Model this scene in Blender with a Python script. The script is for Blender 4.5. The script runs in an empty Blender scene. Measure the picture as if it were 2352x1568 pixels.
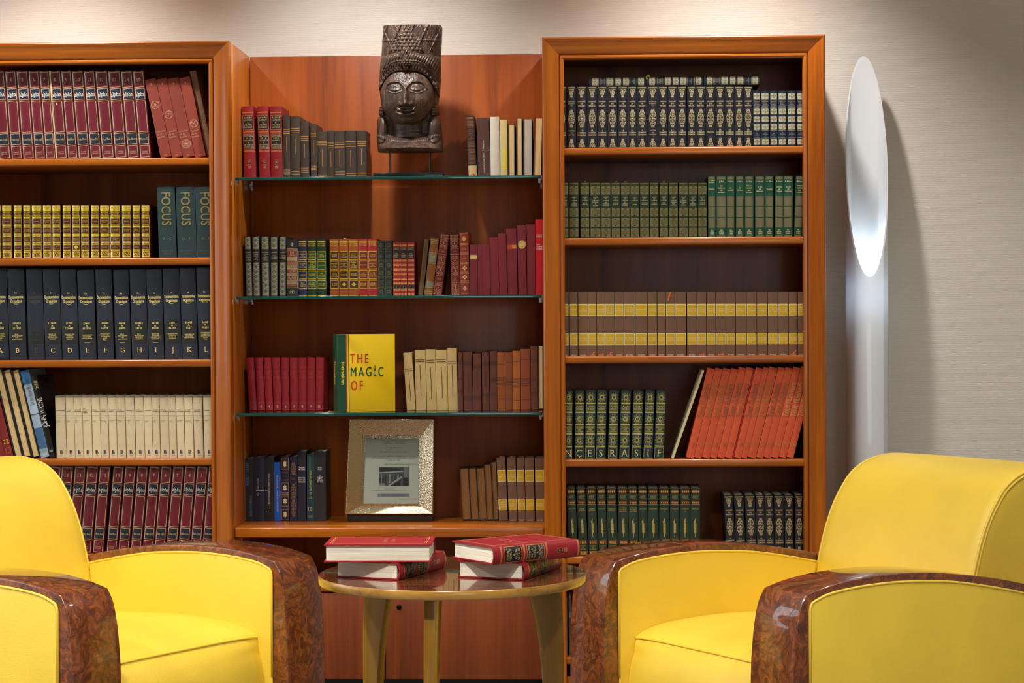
import bpy, bmesh, math, random
import numpy as np
from mathutils import Matrix, Vector

R = math.radians
random.seed(7)
SC = bpy.context.scene
COL = SC.collection

# ------------------------------------------------------------------ camera
FPX, CX, CY = 4550.0, 1176.0, 784.0            # focal length and centre in photo pixels (2352 x 1568)
CAM_LOC = np.array([0.0, -5.94, 1.18])
CAM_M = Matrix.Rotation(R(2.06), 4, 'Z') @ Matrix.Rotation(R(90 - .78), 4, 'X') @ Matrix.Rotation(R(-.30), 4, 'Z')
cam = bpy.data.cameras.new('camera')
cam.sensor_width = 36.0
cam.lens = 36.0 * FPX / 2352.0
cam.clip_start = .05
cam_ob = bpy.data.objects.new('camera', cam)
cam_ob.matrix_world = Matrix.Translation(CAM_LOC) @ CAM_M
COL.objects.link(cam_ob)
SC.camera = cam_ob

# ------------------------------------------------------------------ world, exposure
SC.view_settings.view_transform = 'Standard'
SC.view_settings.look = 'None'
SC.view_settings.gamma = 1.0
SC.view_settings.use_curve_mapping = False
SC.view_settings.exposure = 0.27
world = bpy.data.worlds.new('daylight')
SC.world = world
world.use_nodes = True
_bg = world.node_tree.nodes['Background']
_bg.inputs[0].default_value = (.86, .93, 1.0, 1)
_bg.inputs[1].default_value = 3.0

cy = SC.cycles
cy.max_bounces = 6; cy.diffuse_bounces = 3; cy.glossy_bounces = 3; cy.transmission_bounces = 4; cy.transparent_max_bounces = 8
cy.use_adaptive_sampling = True; cy.adaptive_threshold = .02
cy.caustics_reflective = False; cy.caustics_refractive = False; cy.sample_clamp_indirect = 6.0

CEIL = 2.72
def spot(name, loc, target, power, color, angle, blend=.6, radius=.04):
    l = bpy.data.lights.new(name, 'SPOT')
    l.energy = power; l.color = color; l.spot_size = R(angle); l.spot_blend = blend; l.shadow_soft_size = radius
    o = bpy.data.objects.new(name, l); COL.objects.link(o)
    o.location = loc
    o.rotation_euler = (Vector(target) - Vector(loc)).to_track_quat('-Z', 'Y').to_euler()
    return o
WARM = (1.0, .96, .90)
WASH = [(-1.66, -.34), (-.66, -.34), (.46, -.34)]        # wall washers above the bookcases
FILL_DOWN = [(-1.55, -2.2), (1.05, -3.3), (-.35, -1.5), (-.4, -3.7), (1.75, -1.35), (-2.4, -3.4)]   # unseen downlights added as fill for chairs, spines and right wall
for i, (x, y) in enumerate(WASH):
    spot('wall_washer_light', (x, y, CEIL - .05), (x, .20, 1.2), (80, 64, 74)[i], (1, .96, .92), (92, 96, 98)[i], 1.0, .045)
for i, (x, y) in enumerate(FILL_DOWN):
    spot('fill_downlight_light', (x, y, CEIL - .05), (x, y + .25, 0), (172, 75, 20, 200, 62, 130)[i], WARM, 130, .8, .07)

# ------------------------------------------------------------------ pixel helpers
_M3 = np.array(CAM_M.to_3x3())
def ray(px, py):
    return _M3 @ np.array([(px - CX) / FPX, -(py - CY) / FPX, -1.0])
def PY(px, py, Y):
    d = ray(px, py); return CAM_LOC + d * ((Y - CAM_LOC[1]) / d[1])
def PZ(px, py, Z):
    d = ray(px, py); return CAM_LOC + d * ((Z - CAM_LOC[2]) / d[2])
def XY(px, py, Y): return float(PY(px, py, Y)[0])
def ZY(px, py, Y): return float(PY(px, py, Y)[2])

# ------------------------------------------------------------------ materials
def lin(c):
    return tuple(((v / 255) / 12.92 if v / 255 <= .04045 else ((v / 255 + .055) / 1.055) ** 2.4) for v in c)
_MATS = {}
def _new(name):
    m = bpy.data.materials.new(name); m.use_nodes = True
    nt = m.node_tree
    return m, nt, nt.nodes['Principled BSDF']
def _coord(nt, scale, kind='Object', rot=(0, 0, 0)):
    tc = nt.nodes.new('ShaderNodeTexCoord'); mp = nt.nodes.new('ShaderNodeMapping')
    mp.inputs['Scale'].default_value = scale; mp.inputs['Rotation'].default_value = rot
    nt.links.new(tc.outputs[kind], mp.inputs[0]); return mp.outputs[0]
def _noise(nt, vec, scale, detail=3, rough=.55, dist=0):
    n = nt.nodes.new('ShaderNodeTexNoise'); n.inputs['Scale'].default_value = scale
    n.inputs['Detail'].default_value = detail; n.inputs['Roughness'].default_value = rough
    n.inputs['Distortion'].default_value = dist
    if vec is not None: nt.links.new(vec, n.inputs['Vector'])
    return n.outputs['Fac']
def _ramp(nt, fac, stops):
    r = nt.nodes.new('ShaderNodeValToRGB'); e = r.color_ramp.elements
    while len(e) < len(stops): e.new(.5)
    for k, (p, c) in enumerate(stops): e[k].position = p; e[k].color = (*c, 1)
    nt.links.new(fac, r.inputs[0]); return r.outputs[0]
def _bump(nt, h, strength, dist, bsdf):
    b = nt.nodes.new('ShaderNodeBump'); b.inputs['Strength'].default_value = strength; b.inputs['Distance'].default_value = dist
    nt.links.new(h, b.inputs['Height']); nt.links.new(b.outputs[0], bsdf.inputs['Normal'])
def mul(c, k): return tuple(min(1, v * k) for v in c)

def plain(name, rgb, rough=.5, metal=0.0, vary=0.0, bump=0.0, bscale=900, coat=0.0, spec=.5):
    """one-colour material; 'vary' changes the value a little from object to object, 'bump' gives a fine cloth or leather grain"""
    if name in _MATS: return _MATS[name]
    m, nt, b = _new(name); c = lin(rgb)
    b.inputs['Base Color'].default_value = (*c, 1); b.inputs['Roughness'].default_value = rough
    b.inputs['Metallic'].default_value = metal; b.inputs['Coat Weight'].default_value = coat
    b.inputs['Coat Roughness'].default_value = .06
    b.inputs['Specular IOR Level'].default_value = spec
    if vary:
        oi = nt.nodes.new('ShaderNodeObjectInfo'); mr = nt.nodes.new('ShaderNodeMapRange')
        mr.inputs['To Min'].default_value = 1 - vary; mr.inputs['To Max'].default_value = 1 + vary
        nt.links.new(oi.outputs['Random'], mr.inputs['Value'])
        n = _noise(nt, _coord(nt, (1, 1, 1)), 40, 2)
        mm = nt.nodes.new('ShaderNodeMath'); mm.operation = 'MULTIPLY'
        mr2 = nt.nodes.new('ShaderNodeMapRange'); mr2.inputs['To Min'].default_value = .88; mr2.inputs['To Max'].default_value = 1.12
        nt.links.new(n, mr2.inputs['Value']); nt.links.new(mr.outputs[0], mm.inputs[0]); nt.links.new(mr2.outputs[0], mm.inputs[1])
        hs = nt.nodes.new('ShaderNodeHueSaturation'); hs.inputs['Color'].default_value = (*c, 1)
        nt.links.new(mm.outputs[0], hs.inputs['Value']); nt.links.new(hs.outputs[0], b.inputs['Base Color'])
    if bump: _bump(nt, _noise(nt, _coord(nt, (1, 1, 1)), bscale, 2), bump, .0006, b)
    _MATS[name] = m; return m

def wood(name, dark, mid, light, axis='Z', rough=.32, coat=.35, freq=1.0):
    """cherry-like veneer, grain along one axis"""
    if name in _MATS: return _MATS[name]
    m, nt, b = _new(name)
    s = {'Z': (1, 1, .045), 'X': (.045, 1, 1), 'Y': (1, .045, 1)}[axis]
    v = _coord(nt, s)
    n1 = _noise(nt, v, 14 * freq, 4, .6, .6); n2 = _noise(nt, v, 150 * freq, 3, .7)
    mx = nt.nodes.new('ShaderNodeMath'); mx.operation = 'MULTIPLY_ADD'; mx.inputs[1].default_value = .32
    nt.links.new(n2, mx.inputs[0]); nt.links.new(n1, mx.inputs[2])
    col = _ramp(nt, mx.outputs[0], [(.42, lin(dark)), (.62, lin(mid)), (.82, lin(light))])
    nt.links.new(col, b.inputs['Base Color'])
    b.inputs['Roughness'].default_value = rough; b.inputs['Coat Weight'].default_value = coat; b.inputs['Coat Roughness'].default_value = .12; b.inputs['Specular IOR Level'].default_value = .35
    _bump(nt, n2, .06, .0006, b)
    _MATS[name] = m; return m

def burl(name, rough=.14, tone=1.0):
    if name in _MATS: return _MATS[name]
    m, nt, b = _new(name)
    v = _coord(nt, (1, 1, 1))
    w = nt.nodes.new('ShaderNodeTexNoise'); w.inputs['Scale'].default_value = 9; w.inputs['Detail'].default_value = 3
    nt.links.new(v, w.inputs['Vector'])
    vm = nt.nodes.new('ShaderNodeVectorMath'); vm.operation = 'MULTIPLY_ADD'; vm.inputs[1].default_value = (.12, .12, .12)
    nt.links.new(w.outputs['Color'], vm.inputs[0]); nt.links.new(v, vm.inputs[2])
    n1 = _noise(nt, vm.outputs[0], 34, 6, .68, 1.6)
    vo = nt.nodes.new('ShaderNodeTexVoronoi'); vo.inputs['Scale'].default_value = 46; nt.links.new(vm.outputs[0], vo.inputs['Vector'])
    eye = _ramp(nt, vo.outputs['Distance'], [(.0, (0, 0, 0)), (.10, (.6, .6, .6)), (.2, (1, 1, 1))])
    k = tone
    col = _ramp(nt, n1, [(.30, mul(lin((50, 20, 8)), k)), (.46, mul(lin((92, 40, 15)), k)), (.57, mul(lin((126, 62, 24)), k)), (.74, mul(lin((166, 94, 40)), k))])
    mx = nt.nodes.new('ShaderNodeMix'); mx.data_type = 'RGBA'; mx.blend_type = 'MULTIPLY'; mx.inputs[0].default_value = .8
    nt.links.new(col, mx.inputs[6]); nt.links.new(eye, mx.inputs[7]); nt.links.new(mx.outputs[2], b.inputs['Base Color'])
    b.inputs['Roughness'].default_value = .35; b.inputs['Coat Weight'].default_value = 1.0; b.inputs['Coat Roughness'].default_value = .03
    _MATS[name] = m; return m

def leather(name, rgb):
    if name in _MATS: return _MATS[name]
    m, nt, b = _new(name)
    v = _coord(nt, (1, 1, 1))
    n = _noise(nt, v, 5, 3); c = lin(rgb)
    nt.links.new(_ramp(nt, n, [(.3, mul(c, .93)), (.7, mul(c, 1.05))]), b.inputs['Base Color'])
    vo = nt.nodes.new('ShaderNodeTexVoronoi'); vo.inputs['Scale'].default_value = 420; nt.links.new(v, vo.inputs['Vector'])
    n2 = _noise(nt, v, 28, 4, .6, 1.0)
    ad = nt.nodes.new('ShaderNodeMath'); ad.operation = 'MULTIPLY_ADD'; ad.inputs[1].default_value = 1.1
    nt.links.new(n2, ad.inputs[0]); nt.links.new(vo.outputs['Distance'], ad.inputs[2])
    _bump(nt, ad.outputs[0], .16, .0016, b)
    b.inputs['Roughness'].default_value = .46; b.inputs['Specular IOR Level'].default_value = .7; b.inputs['Coat Weight'].default_value = .3; b.inputs['Coat Roughness'].default_value = .4
    _MATS[name] = m; return m

def pages(name, rgb, dark):
    """the cut edge of a block of paper: fine stripes through the thickness of the block"""
    if name in _MATS: return _MATS[name]
    m, nt, b = _new(name)
    n = _noise(nt, _coord(nt, (1, .01, .01)), 900, 3, .7)
    nt.links.new(_ramp(nt, n, [(.3, lin(dark)), (.6, lin(rgb))]), b.inputs['Base Color'])
    b.inputs['Roughness'].default_value = .8
    _bump(nt, n, .25, .0008, b)
    _MATS[name] = m; return m

def wallpaper():
    m, nt, b = _new('wallpaper_ribbed')
    v = _coord(nt, (.05, 1, 1))
    n0 = _noise(nt, v, 240, 2, .6)
    wv = nt.nodes.new('ShaderNodeTexWave'); wv.bands_direction = 'Z'; wv.inputs['Scale'].default_value = 105; wv.inputs['Distortion'].default_value = 2.2; wv.inputs['Detail'].default_value = 2; wv.inputs['Detail Scale'].default_value = 1.6
    nt.links.new(_coord(nt, (.35, 1, 1)), wv.inputs['Vector'])
    ad = nt.nodes.new('ShaderNodeMath'); ad.operation = 'MULTIPLY_ADD'; ad.inputs[1].default_value = .7
    nt.links.new(wv.outputs['Fac'], ad.inputs[0]); nt.links.new(n0, ad.inputs[2]); n = ad.outputs[0]
    n2 = _noise(nt, _coord(nt, (1, 1, 1)), 2.2, 2)
    nt.links.new(_ramp(nt, n2, [(.3, lin((222, 213, 201))), (.7, lin((228, 220, 209)))]), b.inputs['Base Color'])
    b.inputs['Roughness'].default_value = .75
    _bump(nt, n, .40, .0022, b)
    return m

def glass_sheet():
    """thin clear glass: sees straight through, reflects more at a slant"""
    m = bpy.data.materials.new('clear_glass'); m.use_nodes = True; nt = m.node_tree; nt.nodes.clear()
    o = nt.nodes.new('ShaderNodeOutputMaterial'); mx = nt.nodes.new('ShaderNodeMixShader')
    t = nt.nodes.new('ShaderNodeBsdfTransparent'); t.inputs[0].default_value = (.93, .97, .95, 1)
    g = nt.nodes.new('ShaderNodeBsdfGlossy'); g.inputs['Roughness'].default_value = .02
    fr = nt.nodes.new('ShaderNodeFresnel'); fr.inputs[0].default_value = 1.5
    nt.links.new(fr.outputs[0], mx.inputs[0]); nt.links.new(t.outputs[0], mx.inputs[1]); nt.links.new(g.outputs[0], mx.inputs[2])
    nt.links.new(mx.outputs[0], o.inputs[0]); return m

def acrylic():
    m = bpy.data.materials.new('opal_acrylic'); m.use_nodes = True; nt = m.node_tree; nt.nodes.clear()
    o = nt.nodes.new('ShaderNodeOutputMaterial'); mx = nt.nodes.new('ShaderNodeMixShader'); mx.inputs[0].default_value = .22
    d = nt.nodes.new('ShaderNodeBsdfDiffuse'); d.inputs[0].default_value = (.86, .88, .90, 1)
    t = nt.nodes.new('ShaderNodeBsdfTranslucent'); t.inputs[0].default_value = (.80, .88, .96, 1)
    g = nt.nodes.new('ShaderNodeBsdfGlossy'); g.inputs['Roughness'].default_value = .05
    fr = nt.nodes.new('ShaderNodeFresnel'); fr.inputs[0].default_value = 1.45
    m2 = nt.nodes.new('ShaderNodeMixShader')
    nt.links.new(d.outputs[0], mx.inputs[1]); nt.links.new(t.outputs[0], mx.inputs[2])
    nt.links.new(fr.outputs[0], m2.inputs[0]); nt.links.new(mx.outputs[0], m2.inputs[1]); nt.links.new(g.outputs[0], m2.inputs[2])
    nt.links.new(m2.outputs[0], o.inputs[0]); return m

def emitter(name, rgb, strength):
    m, nt, b = _new(name)
    b.inputs['Base Color'].default_value = (1, 1, 1, 1)
    b.inputs['Emission Color'].default_value = (*rgb, 1); b.inputs['Emission Strength'].default_value = strength
    return m

WOODV = wood('cherry_veneer_upright', (122, 56, 6), (158, 82, 12), (184, 102, 22), 'Z')
WOODH = wood('cherry_veneer_level', (122, 56, 6), (158, 82, 12), (184, 102, 22), 'X')
DOORM = wood('cherry_door_shaded', (84, 34, 8), (112, 48, 12), (128, 60, 18), 'Z', .5, .0, .8)  # darkened cherry: the shade of chairs and table is put into the door colour
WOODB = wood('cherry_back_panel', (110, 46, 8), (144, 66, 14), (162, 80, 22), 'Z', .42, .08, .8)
WOODS = wood('cherry_side_lit', (146, 72, 12), (188, 104, 24), (212, 128, 40), 'Z', .36, .15, .8)  # paler cherry: the spotlit brightness of the side is put into its colour
BURL = burl('burl_walnut')
YEL = leather('yellow_leather', (234, 198, 58))
GLASS = glass_sheet()

# ------------------------------------------------------------------ mesh helpers
def mesh_of(name, verts, faces, mat, smooth=False):
    me = bpy.data.meshes.new(name)
    me.from_pydata([tuple(map(float, v)) for v in verts], [], faces)
    me.materials.append(mat)
    if smooth: me.polygons.foreach_set('use_smooth', [True] * len(me.polygons))
    me.update(); return me
def link(name, me, parent=None, loc=None):
    o = bpy.data.objects.new(name, me); COL.objects.link(o)
    if parent is not None: o.parent = parent
    if loc is not None: o.location = loc
    return o
def part(name, verts, faces, mat, parent=None, smooth=False):
    return link(name, mesh_of(name, verts, faces, mat, smooth), parent)
def tag(o, label, cat, group=None, kind=None):
    if label: o['label'] = label
    if cat: o['category'] = cat
    if group: o['group'] = group
    if kind: o['kind'] = kind
    return o
def thing(name, label, cat, loc=(0, 0, 0), rotz=0.0, group=None):
    o = bpy.data.objects.new(name, None); COL.objects.link(o); o.empty_display_size = .05
    o.location = loc; o.rotation_euler = (0, 0, rotz)
    return tag(o, label, cat, group)
def bm_part(name, bm, mat, parent=None, smooth=None, loc=None):
    bmesh.ops.recalc_face_normals(bm, faces=bm.faces)
    me = bpy.data.meshes.new(name); bm.to_mesh(me); bm.free(); me.materials.append(mat)
    if smooth is not None:
        me.shade_smooth() if False else None
        me.polygons.foreach_set('use_smooth', [True] * len(me.polygons)); me.set_sharp_from_angle(angle=R(smooth))
    return link(name, me, parent, loc)
def bm_box(x0, x1, y0, y1, z0, z1, bev=0.0, seg=2, bm=None):
    own = bm is None
    b2 = bmesh.new()
    bmesh.ops.create_cube(b2, size=1, matrix=Matrix.Translation(((x0 + x1) / 2, (y0 + y1) / 2, (z0 + z1) / 2)) @ Matrix.Diagonal((abs(x1 - x0), abs(y1 - y0), abs(z1 - z0), 1)))
    if bev: bmesh.ops.bevel(b2, geom=b2.edges[:], offset=bev, segments=seg, profile=.5, affect='EDGES')
    if own: return b2
    tmp = bpy.data.meshes.new('t'); b2.to_mesh(tmp); b2.free(); bm.from_mesh(tmp); bpy.data.meshes.remove(tmp); return bm
def box(name, x0, x1, y0, y1, z0, z1, mat, parent=None, bev=.002, seg=2, org=(0, 0, 0)):
    ox, oy, oz = org
    return bm_part(name, bm_box(x0 - ox, x1 - ox, y0 - oy, y1 - oy, z0 - oz, z1 - oz, bev, seg), mat, parent, 35)
def bm_extrude(poly, axis, a, b):
    """closed polygon in a plane, extruded along an axis: axis 'x' takes (y, z), 'y' takes (x, z), 'z' takes (x, y)"""
    bm = bmesh.new()
    f = {'x': lambda p, t: (t, p[0], p[1]), 'y': lambda p, t: (p[0], t, p[1]), 'z': lambda p, t: (p[0], p[1], t)}[axis]
    va = [bm.verts.new(f(p, a)) for p in poly]; vb = [bm.verts.new(f(p, b)) for p in poly]; n = len(poly)
    bm.faces.new(va); bm.faces.new(vb[::-1])
    for i in range(n): bm.faces.new((va[i], vb[i], vb[(i + 1) % n], va[(i + 1) % n]))
    return bm
def bevel_rim(bm, off, seg=3, ang=60):
    bm.normal_update()
    es = [e for e in bm.edges if len(e.link_faces) == 2 and e.calc_face_angle(0) > R(ang)]
    bmesh.ops.bevel(bm, geom=es, offset=off, segments=seg, profile=.5, affect='EDGES'); return bm
def tube(name, pts, rad, mat, parent=None, closed=False, n=8):
    pts = [Vector(p) for p in pts]; N = len(pts); V = []; F = []
    up = None
    for i, p in enumerate(pts):
        a = pts[(i - 1) % N] if (closed or i > 0) else p; c = pts[(i + 1) % N] if (closed or i < N - 1) else p
        t = (c - a).normalized()
        if up is None: up = t.orthogonal().normalized()
        up = (up - t * up.dot(t)).normalized(); s = t.cross(up)
        for k in range(n):
            q = 2 * math.pi * k / n; V.append(p + (up * math.cos(q) + s * math.sin(q)) * rad)
    for i in range(N if closed else N - 1):
        j = (i + 1) % N
        for k in range(n): F.append((i * n + k, i * n + (k + 1) % n, j * n + (k + 1) % n, j * n + k))
    if not closed: F += [tuple(range(n))[::-1], tuple(range((N - 1) * n, N * n))]
    return part(name, V, F, mat, parent, True)
def smooth_poly(pts, n=4, closed=False):
    """Catmull-Rom through 2-D or 3-D points"""
    P = [np.array(p, float) for p in pts]; out = []
    N = len(P)
    for i in range(N if closed else N - 1):
        p1, p2 = P[i], P[(i + 1) % N]
        p0 = P[i - 1] if (closed or i > 0) else p1; p3 = P[(i + 2) % N] if (closed or i < N - 2) else p2
        for k in range(n):
            t = k / n
            out.append(.5 * ((2 * p1) + (-p0 + p2) * t + (2 * p0 - 5 * p1 + 4 * p2 - p3) * t * t + (-p0 + 3 * p1 - 3 * p2 + p3) * t ** 3))
    if not closed: out.append(P[-1])
    return [tuple(p) for p in out]
# ------------------------------------------------------------------ the room
WALL_Y = .40
def struct(o): o['kind'] = 'structure'; return o
WP = wallpaper()
XL, XR, YF = -3.6, 3.4, -8.2
struct(box('wall_back', XL, XR, WALL_Y, WALL_Y + .12, 0, CEIL, WP, bev=0))
struct(box('wall_right', XR, XR + .12, YF, WALL_Y + .12, 0, CEIL, WP, bev=0))
struct(box('floor', XL, XR, YF, WALL_Y + .12, -.1, 0, plain('carpet_greige', (128, 122, 114), .9, 0, 0, .6, 300), bev=0))
struct(box('ceiling', XL, XR, YF, WALL_Y + .12, CEIL, CEIL + .1, plain('ceiling_paint', (236, 232, 224), .8), bev=0))
# left wall with a tall window opening towards daylight
WY0, WY1, WZ0, WZ1 = -2.3, -.35, .85, 2.35
bm = bmesh.new()
for b in ((YF, WY0, 0, CEIL), (WY1, WALL_Y + .12, 0, CEIL), (WY0, WY1, 0, WZ0), (WY0, WY1, WZ1, CEIL)):
    bm_box(XL - .12, XL, b[0], b[1], b[2], b[3], bm=bm)
struct(bm_part('wall_left', bm, WP))
# wall behind the camera with a wide window on its right half
FX0, FX1, FZ0, FZ1 = .25, 2.7, .75, 2.35
bm = bmesh.new()
for b in ((XL, FX0, 0, CEIL), (FX1, XR, 0, CEIL), (FX0, FX1, 0, FZ0), (FX0, FX1, FZ1, CEIL)):
    bm_box(b[0], b[1], YF - .12, YF, b[2], b[3], bm=bm)
struct(bm_part('wall_front', bm, WP))
wt = thing('window_1', None, None, (XL - .06, (WY0 + WY1) / 2, WZ0)); wt['kind'] = 'structure'
wh = plain('window_white', (235, 235, 232), .4)
hw, hh = (WY1 - WY0) / 2, WZ1 - WZ0
box('window_frame', -.03, .03, -hw, -hw + .06, 0, hh, wh, wt); box('window_frame', -.03, .03, hw - .06, hw, 0, hh, wh, wt)
box('window_frame', -.03, .03, -hw, hw, 0, .06, wh, wt); box('window_frame', -.03, .03, -hw, hw, hh - .06, hh, wh, wt)
box('mullion', -.025, .025, -.02, .02, .06, hh - .06, wh, wt)
for s in (-1, 1):
    part('pane', [(0, s * .02, .06), (0, s * (hw - .06), .06), (0, s * (hw - .06), hh - .06), (0, s * .02, hh - .06)], [(0, 1, 2, 3)], GLASS, wt)
wt = thing('window_2', None, None, ((FX0 + FX1) / 2, YF - .06, FZ0)); wt['kind'] = 'structure'
hw, hh = (FX1 - FX0) / 2, FZ1 - FZ0
box('window_frame', -hw, -hw + .06, -.03, .03, 0, hh, wh, wt); box('window_frame', hw - .06, hw, -.03, .03, 0, hh, wh, wt)
box('window_frame', -hw, hw, -.03, .03, 0, .06, wh, wt); box('window_frame', -hw, hw, -.03, .03, hh - .06, hh, wh, wt)
box('mullion', -.02, .02, -.025, .025, .06, hh - .06, wh, wt)
for s in (-1, 1):
    part('pane', [(s * .02, 0, .06), (s * (hw - .06), 0, .06), (s * (hw - .06), 0, hh - .06), (s * .02, 0, hh - .06)], [(0, 1, 2, 3)], GLASS, wt)
struct(box('baseboard_back', .76, XR, WALL_Y - .012, WALL_Y, 0, .09, plain('baseboard_paint', (226, 220, 210), .5)))

# ceiling fittings of the wall washers and the added fill downlights (above the picture)
fit_m = plain('fitting_white', (238, 236, 230), .4)
def downlight(x, y, label, group):
    t = thing('ceiling_downlight', label, 'light', (x, y, CEIL), 0, group)
    n = 24; V = []; F = []
    for r_, z in ((.055, 0), (.055, -.008), (.042, -.010), (.040, 0)):
        V += [(r_ * math.cos(2 * math.pi * k / n), r_ * math.sin(2 * math.pi * k / n), z) for k in range(n)]
    for j in range(3):
        for k in range(n): F.append((j * n + k, j * n + (k + 1) % n, (j + 1) * n + (k + 1) % n, (j + 1) * n + k))
    part('trim_ring', V, F, fit_m, t, True)
    part('lens', [(.04 * math.cos(2 * math.pi * k / n), .04 * math.sin(2 * math.pi * k / n), -.003) for k in range(n)], [tuple(range(n))[::-1]], LENS, t)
LENS = emitter('lamp_lens', (1, .86, .68), 6)
for (x, y), w_ in zip(WASH, ('left bookcase', 'carved head', 'right bookcase')):
    downlight(x, y, 'round white recessed ceiling spotlight above the ' + w_, 'recessed spotlights')
for (x, y), w_ in zip(FILL_DOWN, ('left armchair', 'open floor before the right armchair', 'round table', 'middle of the room', 'right side of the room', 'left side of the room')):
    downlight(x, y, 'round white ceiling downlight added as fill over the ' + w_, 'added fill downlights')

# ------------------------------------------------------------------ bookcases
TOPZ = 2.009
CASE_B = .375                                    # back of the cases
def moulding(name, A, B, inward, width, mat, parent, m0, m1):
    """mitred frame member from outer corner A to outer corner B (x, z); 'inward' is the unit vector to the opening;
       m0, m1 tell whether the end is cut at 45 degrees"""
    prof = [(0, .040), (0, .006), (.03, .0015), (.07, 0), (.13, .0008), (.20, .0030), (.45, .0075), (.70, .0125), (.76, .0150), (.775, .0185), (.80, .0190), (.815, .0150), (.85, .0128), (.92, .0128), (.97, .0150), (1.0, .0185), (1.0, .040)]
    ax, az = A; bx, bz = B
    L = math.hypot(bx - ax, bz - az); dx, dz = (bx - ax) / L, (bz - az) / L
    V = []; n = len(prof); k = 0
    for t, y in prof:
        w = t * width
        s0 = w if m0 else 0; s1 = L - (w if m1 else 0)
        V.append((ax + dx * s0 + inward[0] * w, y, az + dz * s0 + inward[1] * w))
        V.append((ax + dx * s1 + inward[0] * w, y, az + dz * s1 + inward[1] * w))
    F = [(2 * i, 2 * i + 1, 2 * i + 3, 2 * i + 2) for i in range(n - 1)] + [(0, 1, 2 * n - 1, 2 * n - 2)][:1]
    F += [tuple(range(0, 2 * n, 2)), tuple(range(1, 2 * n, 2))[::-1]]
    o = part(name, V, F, mat, parent, True); o.data.set_sharp_from_angle(angle=R(25)); return o

def bookcase(label, x0, x1, shelves, fw):
    t = thing('bookcase', label, 'bookcase', ((x0 + x1) / 2, 0, 0))
    cx = (x0 + x1) / 2; a, b = x0 - cx, x1 - cx
    moulding('frame_rail', (a, TOPZ), (b, TOPZ), (0, -1), fw, WOODH, t, True, True)
    moulding('frame_stile', (a, TOPZ), (a, .0), (1, 0), fw, WOODV, t, True, False)
    moulding('frame_stile', (b, TOPZ), (b, .0), (-1, 0), fw, WOODV, t, True, False)
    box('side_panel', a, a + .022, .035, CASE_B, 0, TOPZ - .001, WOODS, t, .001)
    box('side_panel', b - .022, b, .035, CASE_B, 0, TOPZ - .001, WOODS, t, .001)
    box('top_panel', a + .022, b - .022, .035, CASE_B, TOPZ - .045, TOPZ - .001, WOODH, t, .001)
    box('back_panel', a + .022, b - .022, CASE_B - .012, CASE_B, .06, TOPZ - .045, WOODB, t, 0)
    for z in shelves:
        box('shelf', a + .022, b - .022, .021, CASE_B - .012, z - .0225, z, WOODH, t, .005, 4)
    box('plinth', a + fw - .006, b - fw + .006, .03, .05, 0, .085, WOODH, t, .002)
    return t
FW = .0655
XA1 = XY(529, 600, 0); XA0 = XA1 - .86
XB0 = XY(1247, 600, 0); XB1 = XY(1897.5, 600, 0)
SHL = [ZY(240, y, .021) for y in (363, 592, 826.5, 1053, 1273)] + [.36]
SHR = [ZY(1570, y, .021) for y in (337, 544.5, 816.5, 1054.5)] + [ZY(1312, 1278, .021), ZY(1302, 1509, .021)]
bookcase('tall framed cherry bookcase on the left, holding burgundy, navy and cream sets', XA0, XA1, SHL, FW)
bookcase('tall framed cherry bookcase on the right, holding black, green, brown and orange sets', XB0, XB1, SHR, FW)

# ------------------------------------------------------------------ the bay between the cases
BX0, BX1 = XA1 + .001, XB0 - .001
BACK_Y = .375
ZW = ZY(890, 1212, .03)
t = thing('wall_cabinet', 'cherry back panel with a thick wooden shelf and double-door cabinet between the bookcases', 'cabinet', ((BX0 + BX1) / 2, .03, 0))
og = ((BX0 + BX1) / 2, .03, 0)
ZC = ZY(760, 1342, .03)
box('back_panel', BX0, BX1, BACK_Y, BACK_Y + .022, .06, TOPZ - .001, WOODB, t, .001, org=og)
box('shelf', BX0, BX1, .03, BACK_Y - .001, ZW - .029, ZW, WOODH, t, .003, 3, org=og)
box('shelf_support', BX0, BX0 + .02, .05, BACK_Y - .001, ZC, ZW - .029, WOODV, t, .001, org=og)
box('shelf_support', BX1 - .02, BX1, .05, BACK_Y - .001, ZC, ZW - .029, WOODV, t, .001, org=og)
box('cabinet_top', BX0, BX1, .03, BACK_Y - .001, ZC - .022, ZC, WOODH, t, .002, org=og)
ZD1 = ZC - .0255; ZD0 = ZY(1230, 1560, .03)
mid = XY(884.5, 1480, .03)
box('cabinet_body', BX0, BX1, .054, BACK_Y - .001, ZD0, ZC - .022, plain('cabinet_inside', (40, 22, 12), .7), t, 0, org=og)
for xa, xb in ((BX0 + .002, mid - .0016), (mid + .0016, BX1 - .002)):
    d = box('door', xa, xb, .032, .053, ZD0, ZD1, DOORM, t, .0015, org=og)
lk = thing('lock', None, None); lk.parent = d
lk.location = (XY(916.5, 1394, .03) - og[0], .031 - og[1], ZY(916.5, 1394, .03))
n = 20
V = [(.0078 * math.cos(2 * math.pi * k / n) * s, -q, .0078 * math.sin(2 * math.pi * k / n) * s) for s, q in ((1, 0), (1, .002), (.8, .0035)) for k in range(n)]
F = [(j * n + k, j * n + (k + 1) % n, (j + 1) * n + (k + 1) % n, (j + 1) * n + k) for j in range(2) for k in range(n)] + [tuple(range(2 * n, 3 * n))]
lko = part('lock', V, F, plain('black_metal', (16, 16, 18), .25, .8), d, True); lko.location = lk.location; bpy.data.objects.remove(lk)
box('toe_kick', BX0, BX1, .09, .11, 0, ZD0, plain('toe_black', (14, 12, 11), .6), t, 0, org=og)

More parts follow.
